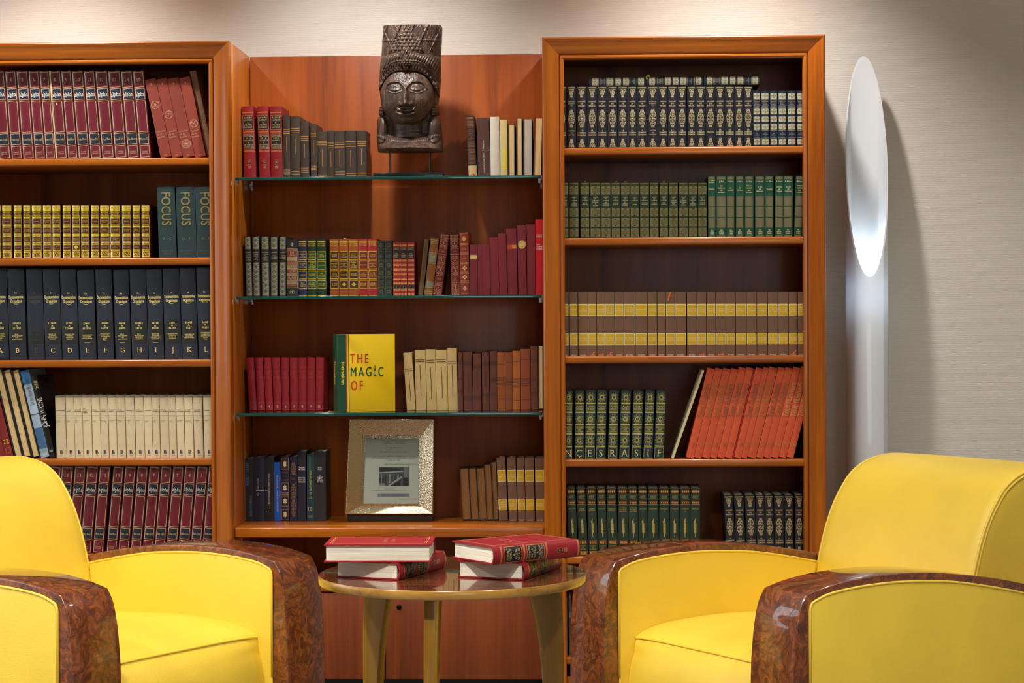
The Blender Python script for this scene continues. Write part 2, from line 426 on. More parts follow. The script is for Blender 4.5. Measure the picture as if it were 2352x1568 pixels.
# glass shelves with their clips
GEDGE = plain('glass_edge_green', (10, 72, 66), .08, 0, coat=.6)
CHROME = plain('chrome', (190, 192, 195), .18, 1.0)
GZ = [ZY(890, 404.8, .06), ZY(890, 678.8, .06), ZY(890, 947.6, .06)]
for z, w_ in zip(GZ, ('top', 'middle', 'lowest')):
    t = thing('glass_shelf', {'top': 'topmost clear glass shelf carrying the carved head', 'middle': 'middle clear glass shelf below the carved head', 'lowest': 'lowest clear glass shelf just above the metal picture frame'}[w_], 'shelf', ((BX0 + BX1) / 2, .06, z), 0, 'glass shelves')
    hx = (BX1 - BX0) / 2 - .006; dp = .305; th = .009
    part('glass_pane', [(-hx, 0.001, 0), (hx, 0.001, 0), (hx, dp, 0), (-hx, dp, 0), (-hx, 0.001, -th), (hx, 0.001, -th), (hx, dp, -th), (-hx, dp, -th)], [(0, 1, 2, 3), (7, 6, 5, 4)], GLASS, t)
    box('glass_edge', -hx, hx, -.001, .001, -th, 0, GEDGE, t, .0006)
    for s in (-1, 1):
        for yy in (.012, dp - .03):
            bm = bm_box(s * (hx + .0035) - .0015, s * (hx + .0035) + .0015, yy - .006, yy + .006, -th - .006, -.0002)
            bm_box(s * (hx - .002) - .005, s * (hx - .002) + .005, yy - .006, yy + .006, -th - .006, -th - .0005, bm=bm)
            bm_box(s * (hx - .004) - .003, s * (hx - .004) + .003, yy - .003, yy + .003, -th - .014, -th - .006, bm=bm)
            bm_part('shelf_clip', bm, CHROME, t)

# ------------------------------------------------------------------ slanted tube lamp
LY = .225; lx = XY(1991.5, 700, LY)
t = thing('floor_lamp', 'tall white acrylic tube floor lamp with a slanted open top, against the wall', 'lamp', (lx, LY, 0))
rt = (XY(2040, 900, LY) - XY(1943, 900, LY)) / 2
zf = ZY(1991, 650, LY - rt); zb = ZY(1991, 129, LY + rt)
ACR = acrylic(); n = 72; th = .0035
def cut(y): return zf + (zb - zf) * (y + rt) / (2 * rt)
V = []; F = []
for r_ in (rt, rt - th):
    for k in range(n):
        q = 2 * math.pi * k / n; x, y = r_ * math.cos(q), r_ * math.sin(q)
        V += [(x, y, .03), (x, y, cut(y))]
o2 = 2 * n
for k in range(n):
    j = (k + 1) % n
    F += [(2 * k, 2 * j, 2 * j + 1, 2 * k + 1), (o2 + 2 * j, o2 + 2 * k, o2 + 2 * k + 1, o2 + 2 * j + 1), (2 * k + 1, 2 * j + 1, o2 + 2 * j + 1, o2 + 2 * k + 1), (2 * j, 2 * k, o2 + 2 * k, o2 + 2 * j)]
lo = part('tube', V, F, ACR, t, True); lo.data.set_sharp_from_angle(angle=R(40))
V = [(.10 * s * math.cos(2 * math.pi * k / 48), .10 * s * math.sin(2 * math.pi * k / 48), z) for s, z in ((1, 0), (1, .02), (.7, .03), (0.02, .03)) for k in range(48)]
F = [(j * 48 + k, j * 48 + (k + 1) % 48, (j + 1) * 48 + (k + 1) % 48, (j + 1) * 48 + k) for j in range(3) for k in range(48)] + [tuple(range(48))[::-1]]
part('base', V, F, plain('lamp_base', (225, 225, 225), .3), t, True)
zbulb = ZY(1991, 712, LY)
V = []; F = []; m_, k_ = 10, 16
for i in range(m_ + 1):
    a = math.pi * i / m_
    for k in range(k_): V.append((.022 * math.sin(a) * math.cos(2 * math.pi * k / k_), .022 * math.sin(a) * math.sin(2 * math.pi * k / k_), zbulb - .035 * math.cos(a)))
for i in range(m_):
    for k in range(k_): F.append((i * k_ + k, i * k_ + (k + 1) % k_, (i + 1) * k_ + (k + 1) % k_, (i + 1) * k_ + k))
part('bulb', V, F, emitter('bulb_glow', (.80, .92, 1), 14), t, True)
part('bulb_holder', [(.014 * math.cos(2 * math.pi * k / 16), .014 * math.sin(2 * math.pi * k / 16), z) for z in (.03, zbulb - .03) for k in range(16)], [(k, (k + 1) % 16, 16 + (k + 1) % 16, 16 + k) for k in range(16)] + [tuple(range(16, 32))], plain('holder_white', (220, 220, 220), .5), t, True)
pl = bpy.data.lights.new('lamp_bulb_light', 'POINT'); pl.energy = 2.2; pl.color = (.80, .91, 1.0); pl.shadow_soft_size = .02
plo = bpy.data.objects.new('lamp_bulb_light', pl); COL.objects.link(plo); plo.location = (lx, LY, zbulb + .05)

# ------------------------------------------------------------------ carved head on its stand
def carved_head():
    SY = .155                                    # plane of the outline
    k = XY(940, 205, SY); unit = (XY(1040, 205, SY) - XY(940, 205, SY)) / 100
    t = thing('carved_head', 'dark carved wooden crowned head mounted on a black metal stand', 'sculpture', (k, SY, GZ[0]))
    NX, NY_ = 180, 320
    ys = np.linspace(60, 350, NY_)
    yk = [60, 66, 95, 126, 150, 165, 193, 215, 243, 247, 263, 266, 273, 288, 314, 324, 340, 350]
    lf = [882, 880.5, 879, 877, 875, 873.5, 871.5, 873, 876, 872, 871, 873.5, 867.5, 867.5, 866, 865.5, 867, 869]
    rg = [1014, 1017, 1016, 1014, 1013.5, 1013.5, 1012.5, 1011, 1006.5, 1007, 1008.5, 1006, 1010, 1013, 1015, 1017.5, 1018, 1018]
    Lf = np.interp(ys, yk, lf); Rg = np.interp(ys, yk, rg)
    tt = np.sin(np.linspace(-math.pi / 2, math.pi / 2, NX)); tt = .55 * tt + .45 * np.linspace(-1, 1, NX)
    T, YY = np.meshgrid(tt, ys); Lg, _ = np.meshgrid(tt, Lf); 
    L2 = np.repeat(Lf[:, None], NX, 1); R2 = np.repeat(Rg[:, None], NX, 1)
    X = (L2 + R2) / 2 + (R2 - L2) / 2 * T
    dx = X - 938.; ad = np.abs(dx); g = lambda v, s: np.exp(-(v / s) ** 2)
    def st(v, a, b):
        q = np.clip((v - a) / (b - a), 0, 1); return q * q * (3 - 2 * q)
    B = np.interp(ys, [60, 125, 150, 190, 245, 275, 312, 322, 338, 346, 350], [46, 48, 48, 36, 30, 34, 36, 50, 80, 88, 78])[:, None]
    d = B * np.power(np.clip(1 - T ** 2, 0, 1), .42)
    # crown: crossing ribs, a collar ridge and a scaly centre piece
    cr = 1 - st(YY, 116, 128)
    def rib(v, per, w): return g((np.mod(v, per) - per / 2), w)
    lines = rib(dx + .45 * (YY - 60) + 400, 31, 1.5) + rib(dx - .45 * (YY - 60) + 415.5, 31, 1.5)
    tri = np.clip(1 - st(ad - (YY - 58) * .62, -3, 2), 0, 1)
    d += cr * (1 - tri) * (3.2 * np.clip(lines, 0, 1) + 2.2 * g(YY - 95, 1.5) + .7 * np.sin(X * 1.1 + 3 * np.sin(YY * .5)) * np.sin(YY * .9))
    row = np.floor(YY / 8); cell = np.hypot(np.mod(dx + 5 * np.mod(row, 2), 10) - 5, np.mod(YY, 8) - 4)
    d += cr * tri * (3.5 + 2.0 * (1 - st(cell, 2.2, 4.4)))
    d += cr * 2.0 * g(ad - (YY - 58) * .62, 1.6)
    # hair roll with a peak, and the chevron diadem below it
    yt = 127 - 17 * np.exp(-ad / 11) + 6 * (ad / 66) ** 2; yd = 142 + 46 * np.power(ad / 66, 3.2)
    hair = st(YY, yt - 2, yt + 3) * (1 - st(YY, yd - 2, yd + 2))
    d += hair * (6 + 4 * np.sin(math.pi * np.clip((YY - yt) / (yd - yt + .01), 0, 1)) + .8 * np.sin(X * 1.0 + YY * .5))
    band = st(YY, yd - 2.5, yd + 2.5) * (1 - st(YY, yd + 19.5, yd + 24.5))
    f2 = np.clip((YY - yd) / 22, 0, 1)
    chev = np.abs(np.mod(ad * .16 + np.abs(f2 - .5) * 1.4, 1) - .5) * 2
    d += band * (9 + 3.2 * st(chev, .35, .8) * st(f2, .1, .2) * (1 - st(f2, .78, .9))) + 4.0 * g(YY - yd, 1.6) + 4.0 * g(YY - (yd + 22), 1.6) * (YY < 205)
    dm = ad + np.abs(YY - 150) * .62
    d += 6 * (1 - st(dm, 10, 14)) + 1.8 * (1 - st(dm, 10, 14)) * np.sin(dx * .9 + YY * .7) * np.sin(dx * .9 - YY * .7)
    # ears and ear-rings
    d += 7 * (g(ad - 63, 6) * st(YY, 190, 197) * (1 - st(YY, 236, 244)) - .6 * g(ad - 63, 2.4) * st(YY, 198, 204) * (1 - st(YY, 226, 234)))
    ring = st(YY, 242, 245) * (1 - st(YY, 264, 267)) * st(ad, 50, 56)
    d += ring * (11 + 2.0 * np.cos(2 * math.pi * YY / 7.0))
    # neck, shoulders
    nk = 46 * np.sqrt(np.clip(1 - (dx / 39) ** 2, 0, 1)) * st(YY, 262, 280) * (1 - st(YY, 314, 326))
    d = np.maximum(d - 8 * st(YY, 262, 285) * (1 - st(YY, 305, 318)) * (1 - st(ad, 48, 54)), nk - .9 * (g(YY - 298, 1.2) + g(YY - 306, 1.2)))
    sh = 16 * np.sqrt(np.clip(1 - ((ad - 62) / 17) ** 2 - ((YY - 298) / 32) ** 2, 0, 1)); d += sh
    # face
    fb = np.where(YY < 222, (YY - 222) / 62, (YY - 222) / 68)
    rho = (dx / np.where(YY > 222, 62 - 3 * st(YY, 240, 290), 62)) ** 2 + fb ** 2
    fm = 1 - st(rho, .92, 1.02)
    face = 33 + 37 * np.sqrt(np.clip(1 - rho * .97, 0, 1))
    q = np.zeros_like(d)
    for s, ex in ((-1, 912.5), (1, 962.5)):
        e = X - ex
        rr = np.hypot(e / 22, (YY - 207) / 18); up = 1 - st(YY, 203, 211)
        q += 3.4 * g((rr - 1) * 19, 2.2) * up - 3.2 * (1 - st(rr, .7, .98)) * up
        lid = np.clip(1 - (e / 18) ** 2 - ((YY - 203) / 10.5) ** 2, 0, 1); q += 3.6 * np.sqrt(lid)
        ysl = 206 + 5.5 * (1 - (e / 17) ** 2); inn = 1 - st(np.abs(e), 14, 18)
        q += -2.6 * g(YY - ysl, 1.2) * inn + 1.6 * g(YY - ysl - 3.6, 1.5) * inn
        q += 3.2 * g(X - (ex + s * 4), 15) * g(YY - 234, 14)
        q += 6.5 * g(X - (938 + s * 11.2), 4.6) * g(YY - 240.5, 4.2)
        q += -1.8 * g(X - (938 + s * 24), 2.8) * g(YY - 253, 4)
    nose = st(YY, 192, 236) * (1 - st(YY, 242.5, 247)); nw = 3.6 + 3.6 * st(YY, 205, 240)
    q += (5 + 12 * nose) * g(dx + .5, nw) * st(YY, 192, 203) * (1 - st(YY, 243, 247.5)) + 4.5 * g(dx, 6) * g(YY - 239, 5)
    cv = 259.5 - 4.2 * (dx / 22) ** 2; wd = 1 - st(ad, 17, 25)
    q += wd * (4.4 * g(YY - (cv - 4), 3.1) + 5.8 * g(YY - (cv + 5), 4.6) - 3.6 * g(YY - cv, 1.15)) - 1.4 * g(dx, 2.2) * g(YY - 251, 3)
    q += 5 * g(dx, 13) * g(YY - 278, 7) - 1.8 * g(dx, 15) * g(YY - 270.5, 2.4) + 1.6 * g(dx, 4) * g(YY - 180, 4)
    d = np.where(rho < 1.02, d * (1 - fm) + np.maximum(d, face + q) * fm, d)
    hl = 168 + 24 * np.power(ad / 54, 3); d += 1.6 * g(YY - hl, 1.4) * (ad < 54)
    # necklace, zigzag cut and worn front of the chest
    yn = 312.5 + 9.5 * np.sqrt(np.clip(1 - (dx / 62) ** 2, 0, 1)); d += 3.2 * g(YY - yn, 2.6) * (1 + .35 * np.sin(X * 1.25))
    zz = 330 + 5.5 * np.abs(np.mod(dx / 13, 2) - 1) ; d -= 1.8 * g(YY - zz, 1.2) * (1 - st(ad, 52, 60))
    d += .5 * np.sin(X * .8) * np.sin(YY * .31) * st(YY, 334, 342)
    rs = np.random.RandomState(3); nz = rs.rand(NY_, NX)
    for _ in range(3): nz = (nz + np.roll(nz, 1, 0) + np.roll(nz, -1, 0) + np.roll(nz, 1, 1)) / 4
    d += (nz - .5) * 2.6 * np.clip(1 - T ** 2, 0, 1)          # tool marks
    # mesh
    V = []; F = []
    z0 = ZY(940, 350, SY) - GZ[0]
    Z = z0 + (350 - YY) * unit; Zf = Z - d * unit * .088 * np.clip((345 - YY) / 20, 0, 1)      # the face is bowed a little forward and down
    fr = np.stack([(X - 940) * unit, -d * unit, Zf], -1).reshape(-1, 3)
    bkd = 26 * np.sqrt(np.clip(1 - T ** 2, 0, 1)); bk = np.stack([(X - 940) * unit, bkd * unit, Z], -1).reshape(-1, 3)
    V = np.concatenate([fr, bk]); N = NX * NY_
    for i in range(NY_ - 1):
        for j in range(NX - 1):
            a = i * NX + j
            F.append((a, a + NX, a + NX + 1, a + 1)); F.append((N + a, N + a + 1, N + a + NX + 1, N + a + NX))
    for j in range(NX - 1):
        F.append((j, j + 1, N + j + 1, N + j)); b_ = (NY_ - 1) * NX; F.append((b_ + j, N + b_ + j, N + b_ + j + 1, b_ + j + 1))
    m, nt, b = _new('carved_dark_wood')
    v = _coord(nt, (1, 1, .25)); nn = _noise(nt, v, 60, 5, .65, .8); n2 = _noise(nt, _coord(nt, (1, 1, 1)), 12, 3)
    mx = nt.nodes.new('ShaderNodeMath'); mx.operation = 'MULTIPLY_ADD'; mx.inputs[1].default_value = .5
    nt.links.new(n2, mx.inputs[0]); nt.links.new(nn, mx.inputs[2])
    nt.links.new(_ramp(nt, mx.outputs[0], [(.45, lin((36, 25, 19))), (.75, lin((68, 50, 40))), (1.0, lin((112, 88, 70)))]), b.inputs['Base Color'])
    b.inputs['Roughness'].default_value = .40; _bump(nt, nn, .7, .003, b)
    h = part('head', V, F, m, t, True)
    bm = bmesh.new(); bm.from_mesh(h.data); bmesh.ops.remove_doubles(bm, verts=bm.verts, dist=1e-6); bmesh.ops.recalc_face_normals(bm, faces=bm.faces); bm.to_mesh(h.data); bm.free()
    h.data.set_sharp_from_angle(angle=R(70))
    blk = plain('stand_black', (16, 18, 18), .3, 0, coat=.3)
    xa, xb = (859.5 - 940) * unit, (1018.5 - 940) * unit
    box('base_plate', xa, xb, -.05, .07, .0, .0145, blk, t, .0015)
    for px in (896, 987):
        x = (px - 940) * unit
        V = [(x + .0032 * math.cos(2 * math.pi * k / 12), .0032 * math.sin(2 * math.pi * k / 12) - .01, z) for z in (.0145, z0 + .02) for k in range(12)]
        part('rod', V, [(k, (k + 1) % 12, 12 + (k + 1) % 12, 12 + k) for k in range(12)], blk, t, True)
    return t
carved_head()

# ------------------------------------------------------------------ round side table
TZ = .64
tl, tr = PZ(732, 1316, TZ), PZ(1345, 1312, TZ)
tc = ((tl[0] + tr[0]) / 2, (PZ(1040, 1357, TZ)[1] + PZ(1040, 1277, TZ)[1]) / 2); trad = (tr[0] - tl[0]) / 2
t = thing('side_table', 'round glossy walnut side table with three curved board legs', 'table', (tc[0], tc[1], 0))
TOPM = wood('polished_walnut', (44, 18, 8), (86, 40, 17), (124, 66, 30), 'X', .22, 1.0, .7)
TOPM.node_tree.nodes['Principled BSDF'].inputs['Coat Roughness'].default_value = .02
EDGEM = wood('walnut_edge', (92, 60, 18), (142, 100, 36), (170, 126, 56), 'X', .3, .6, 1.0)
LEGM = wood('olive_walnut_leg', (84, 56, 12), (110, 76, 18), (132, 94, 28), 'Z', .33, .5, .6)
def ringmesh(prof, n=96):
    V = []; F = []
    for r_, z in prof: V += [(r_ * math.cos(2 * math.pi * k / n), r_ * math.sin(2 * math.pi * k / n), z) for k in range(n)]
    for j in range(len(prof) - 1):
        for k in range(n): F.append((j * n + k, j * n + (k + 1) % n, (j + 1) * n + (k + 1) % n, (j + 1) * n + k))
    return V, F, n
TH = .0195
V, F, n = ringmesh([(trad - .0018, TZ - .0004), (trad - .004, TZ)]); F.append(tuple(range(n, 2 * n)))
part('tabletop', V, F, TOPM, t, False)
V, F, n = ringmesh([(trad - .03, TZ - TH), (trad - .003, TZ - TH), (trad, TZ - TH + .003), (trad, TZ - .003), (trad - .0018, TZ - .0004)]); F.append(tuple(range(n))[::-1])
o = part('edge_band', V, F, EDGEM, t, True); o.data.set_sharp_from_angle(angle=R(50))
leg = smooth_poly([(.238, TZ - TH), (.2465, .53), (.2485, .40), (.246, .2), (.242, 0)], 5) + smooth_poly([(.217, 0), (.215, .2), (.206, .40), (.190, .52), (.164, TZ - TH)], 5)
for ang in (-97, 23, 143):
    bm = bm_extrude(leg, 'y', -.0115, .0115); bevel_rim(bm, .0015, 2, 60)
    o = bm_part('leg', bm, LEGM, t, 35); o.rotation_euler = (0, 0, R(ang))

# ------------------------------------------------------------------ armchairs
def armchair(label, mid, th):
    t = thing('armchair', label, 'armchair', (mid[0], mid[1], 0), th, 'yellow leather armchairs')
    W, AW = .415, .140
    top = smooth_poly([(.0, .581), (.06, .594), (.145, .6035), (.25, .606), (.35, .6015), (.45, .5905), (.56, .5735), (.66, .553), (.78, .522), (.90, .482)], 4)
    front = smooth_poly([(-.036, .02), (-.041, .2), (-.0405, .39), (-.036, .46), (-.029, .511), (-.018, .552), (-.0, .581)], 4)
    prof = front[:-1] + top + [(.905, .02)]
    inner = smooth_poly([(.022, .566), (.062, .5775), (.146, .5855), (.25, .5875), (.35, .582), (.44, .573), (.564, .551), (.66, .530), (.78, .498), (.87, .467)], 4)
    inset = [(.006, .05), (.006, .30), (.006, .545), (.008, .556), (.013, .5625)] + inner + [(.87, .05)]
    for s in (-1, 1):
        c = s * (W - AW / 2)
        bm = bm_extrude(prof, 'x', c - AW / 2, c + AW / 2); bevel_rim(bm, .0035, 3, 50)
        a = bm_part('arm', bm, BURL, t, 40)
        for side in (-1, 1):
            x = c + side * AW / 2
            bm = bm_extrude(inset, 'x', x - side * .002, x + side * .0045); bevel_rim(bm, .0035, 3, 60)
            bm_part('leather_panel', bm, YEL, a, 50)
            tube('piping', [(x + side * .003, y, z) for y, z in inset[1:-1]], .0032, YEL, a)
    # seat: crowned cushion with a rounded front
    sp = smooth_poly([(.035, .03), (.012, .12), (-.002, .22), (.004, .31), (.022, .365), (.048, .398)], 5) + smooth_poly([(.056, .406), (.09, .420), (.16, .432), (.30, .438), (.45, .432), (.64, .42)], 5)
    nx = 40; hx = W - AW - .0045; V = []; F = []
    for j in range(nx + 1):
        u = -1 + 2 * j / nx; uu = math.copysign(1 - (1 - abs(u)) ** 1.6, u)
        for (y, z) in sp:
            k = max(0, min(1, (z - .36) / .05)); e = 1 - abs(uu) ** 5
            V.append((uu * hx, y + (1 - e) * .012 * (1 - k) + .018 * (uu * uu) * (1 - k), z - k * (.007 * (1 - e) + .002 * uu * uu)))
    m = len(sp)
    for j in range(nx):
        for i in range(m - 1): F.append((j * m + i, (j + 1) * m + i, (j + 1) * m + i + 1, j * m + i + 1))
    seat = part('seat', V, F, YEL, t, True)
    ip = len(smooth_poly([(0, 0)] * 6, 5)) - 1
    tube('piping', [(V[j * m + ip][0], V[j * m + ip][1] - .001, V[j * m + ip][2] + .001) for j in range(nx + 1)], .0032, YEL, seat)
    # back: leaning cushion rolled over at the top
    fp = smooth_poly([(.60, .40), (.625, .48), (.644, .555), (.666, .625), (.692, .682), (.720, .724), (.754, .762), (.802, .790), (.860, .804), (.920, .807), (.980, .797), (1.025, .768), (1.050, .715), (1.058, .60), (1.050, .35), (1.04, .04)], 4)
    hb = W - AW - .003; nx = 24; V = []; F = []; m = len(fp)
    cyy, czz = .88, .55
    cols = [(-1, .80, .0), (-1, .955, .0), (-.992, .985, 0), (-.97, .998, 0)] + [(-.97 + 1.94 * j / nx, 1.0, 1) for j in range(1, nx)] + [(.97, .998, 0), (.992, .985, 0), (1, .955, 0), (1, .80, 0)]
    for u, k, _ in cols:
        for (y, z) in fp:
            bul = .006 * (1 - (u / .97) ** 2) if abs(u) < .97 else 0
            kk = k + bul
            V.append((u * hb, cyy + (y - cyy) * kk, czz + (z - czz) * kk if z > .42 else z))
    nc = len(cols)
    for j in range(nc - 1):
        for i in range(m - 1): F.append((j * m + i, j * m + i + 1, (j + 1) * m + i + 1, (j + 1) * m + i))
    F += [tuple(range(m))[::-1], tuple(range((nc - 1) * m, nc * m))]
    back = part('backrest', V, F, YEL, t, True); back.data.set_sharp_from_angle(angle=R(60))
    for j in (2, nc - 3):
        tube('piping', [V[j * m + i] for i in range(6, m - 6)], .0032, YEL, back)
    for j in (1, nc - 2):
        s = -1 if j == 1 else 1
        tube('piping', [(s * (hb + .0004), V[j * m + i][1], V[j * m + i][2]) for i in range(6, m - 6)], .0028, YEL, back)
    box('base', -hx, hx, .06, 1.0, .02, .36, plain('underframe', (50, 30, 18), .7), t, .004)
    for sx in (-1, 1):
        for y in (.05, .82):
            box('foot', sx * (W - .07) - .03, sx * (W - .07) + .03, y, y + .06, 0, .022, plain('foot_black', (20, 16, 14), .5), t, .002)
    return t
armchair('yellow leather armchair with burl wood arms on the right, facing left', (.235, -1.373), R(-55))
armchair('yellow leather armchair with burl wood arms on the left, facing right', (-.9035, -1.3755), R(57.4))
# ------------------------------------------------------------------ lettering: glyph outlines taken once from the built-in font
CHARS = "ABCDEFGHIJKLMNOPQRSTUVWXYZabcdefghijklmnopqrstuvwxyz0123456789&'-.,:!|/*ÉÈÇéèàçôêâîûïùëŒœ"
_GL = {}
def _load_glyphs():
    sc = bpy.data.scenes.new('glyph_scratch'); obs = []
    for bold in (0, 1):
        for ch in sorted(set(CHARS)):
            for txt in (ch, ch + 'I'):
                cu = bpy.data.curves.new('g', 'FONT'); cu.body = txt; cu.resolution_u = 3; cu.fill_mode = 'FRONT'; cu.offset = .016 if bold else -.006
                o = bpy.data.objects.new('g', cu); sc.collection.objects.link(o); obs.append((bold, ch, txt, o))
    vl = sc.view_layers[0]; vl.update(); dg = vl.depsgraph
    ixm = {}
    tmp = {}
    for bold, ch, txt, o in obs:
        me = o.evaluated_get(dg).to_mesh()
        v = np.array([x.co[:2] for x in me.vertices]) if len(me.vertices) else np.zeros((0, 2))
        tmp[(bold, txt)] = (v, [tuple(p.vertices) for p in me.polygons])
    for bold in (0, 1):
        i = tmp[(bold, 'I')][0][:, 0].max()
        for ch in set(CHARS):
            v, f = tmp[(bold, ch)]; adv = tmp[(bold, ch + 'I')][0][:, 0].max() - i
            _GL[(bold, ch, 0)] = (v, f, adv)
            # serif cut: a thin slab under and over every stem end
            cnt = {}
            for p in f:
                for a, b in zip(p, p[1:] + p[:1]):
                    k = (min(a, b), max(a, b)); cnt[k] = cnt.get(k, 0) + 1
            v2 = [tuple(x) for x in v]; f2 = list(f)
            if len(v) and ch not in "-.,:!|/*'":
                lo, hi = v[:, 1].min(), v[:, 1].max()
                for (a, b), c in cnt.items():
                    if c == 1 and abs(v[a][1] - v[b][1]) < 1e-4:
                        y = v[a][1]; x0, x1 = sorted((v[a][0], v[b][0]))
                        if .02 < x1 - x0 < .24 and (y < .01 or y > .4):
                            s = 1 if y < .25 else -1; n = len(v2)
                            v2 += [(x0 - .085, y), (x1 + .085, y), (x1 + .085, y + s * .05), (x0 - .085, y + s * .05)]; f2.append((n, n + 1, n + 2, n + 3))
            _GL[(bold, ch, 1)] = (np.array(v2) if v2 else v, f2, adv + .05)
    for _, _, _, o in obs:
        cu = o.data; bpy.data.objects.remove(o); bpy.data.curves.remove(cu)
    bpy.data.scenes.remove(sc)
_load_glyphs()
CAPH = _GL[(0, 'H', 0)][0][:, 1].max()
_LINE = {}
def text_line(s, bold, serif, sp=0.0):
    key = (s, bold, serif, sp)
    if key in _LINE: return _LINE[key]
    x = 0; V = []; F = []
    for ch in s:
        if ch == ' ': x += .32 + sp; continue
        v, f, adv = _GL.get((bold, ch, serif)) or _GL[(bold, 'o', serif)]
        n = len(V); V += [(p[0] + x, p[1]) for p in v]; F += [tuple(i + n for i in q) for q in f]; x += adv + sp
    V = np.array(V) if V else np.zeros((0, 2)); V = V / CAPH
    if len(V): V[:, 0] -= (V[:, 0].min() + V[:, 0].max()) / 2; V[:, 1] -= .5
    _LINE[key] = (V, F, V[:, 0].max() * 2 if len(V) else 0); return _LINE[key]

# ------------------------------------------------------------------ decoration laid on a (rounded) spine
GOLDP = plain('gilt_pale', (226, 206, 150), .38, .35)
GOLDY = plain('gilt_yellow', (222, 190, 62), .34, .4)
GOLDG = plain('gilt_olive', (118, 110, 64), .42, .3)
GOLDB = plain('gilt_bronze', (196, 142, 74), .42, .3)
WHITEP = plain('print_white', (232, 230, 222), .6)
INK = plain('print_black', (24, 24, 26), .6)
def col(name, rgb, **k): return plain(name, rgb, **k)
NAVYP = plain('label_navy', (14, 24, 42), .5)
BLACKP = plain('label_black', (16, 15, 16), .5)

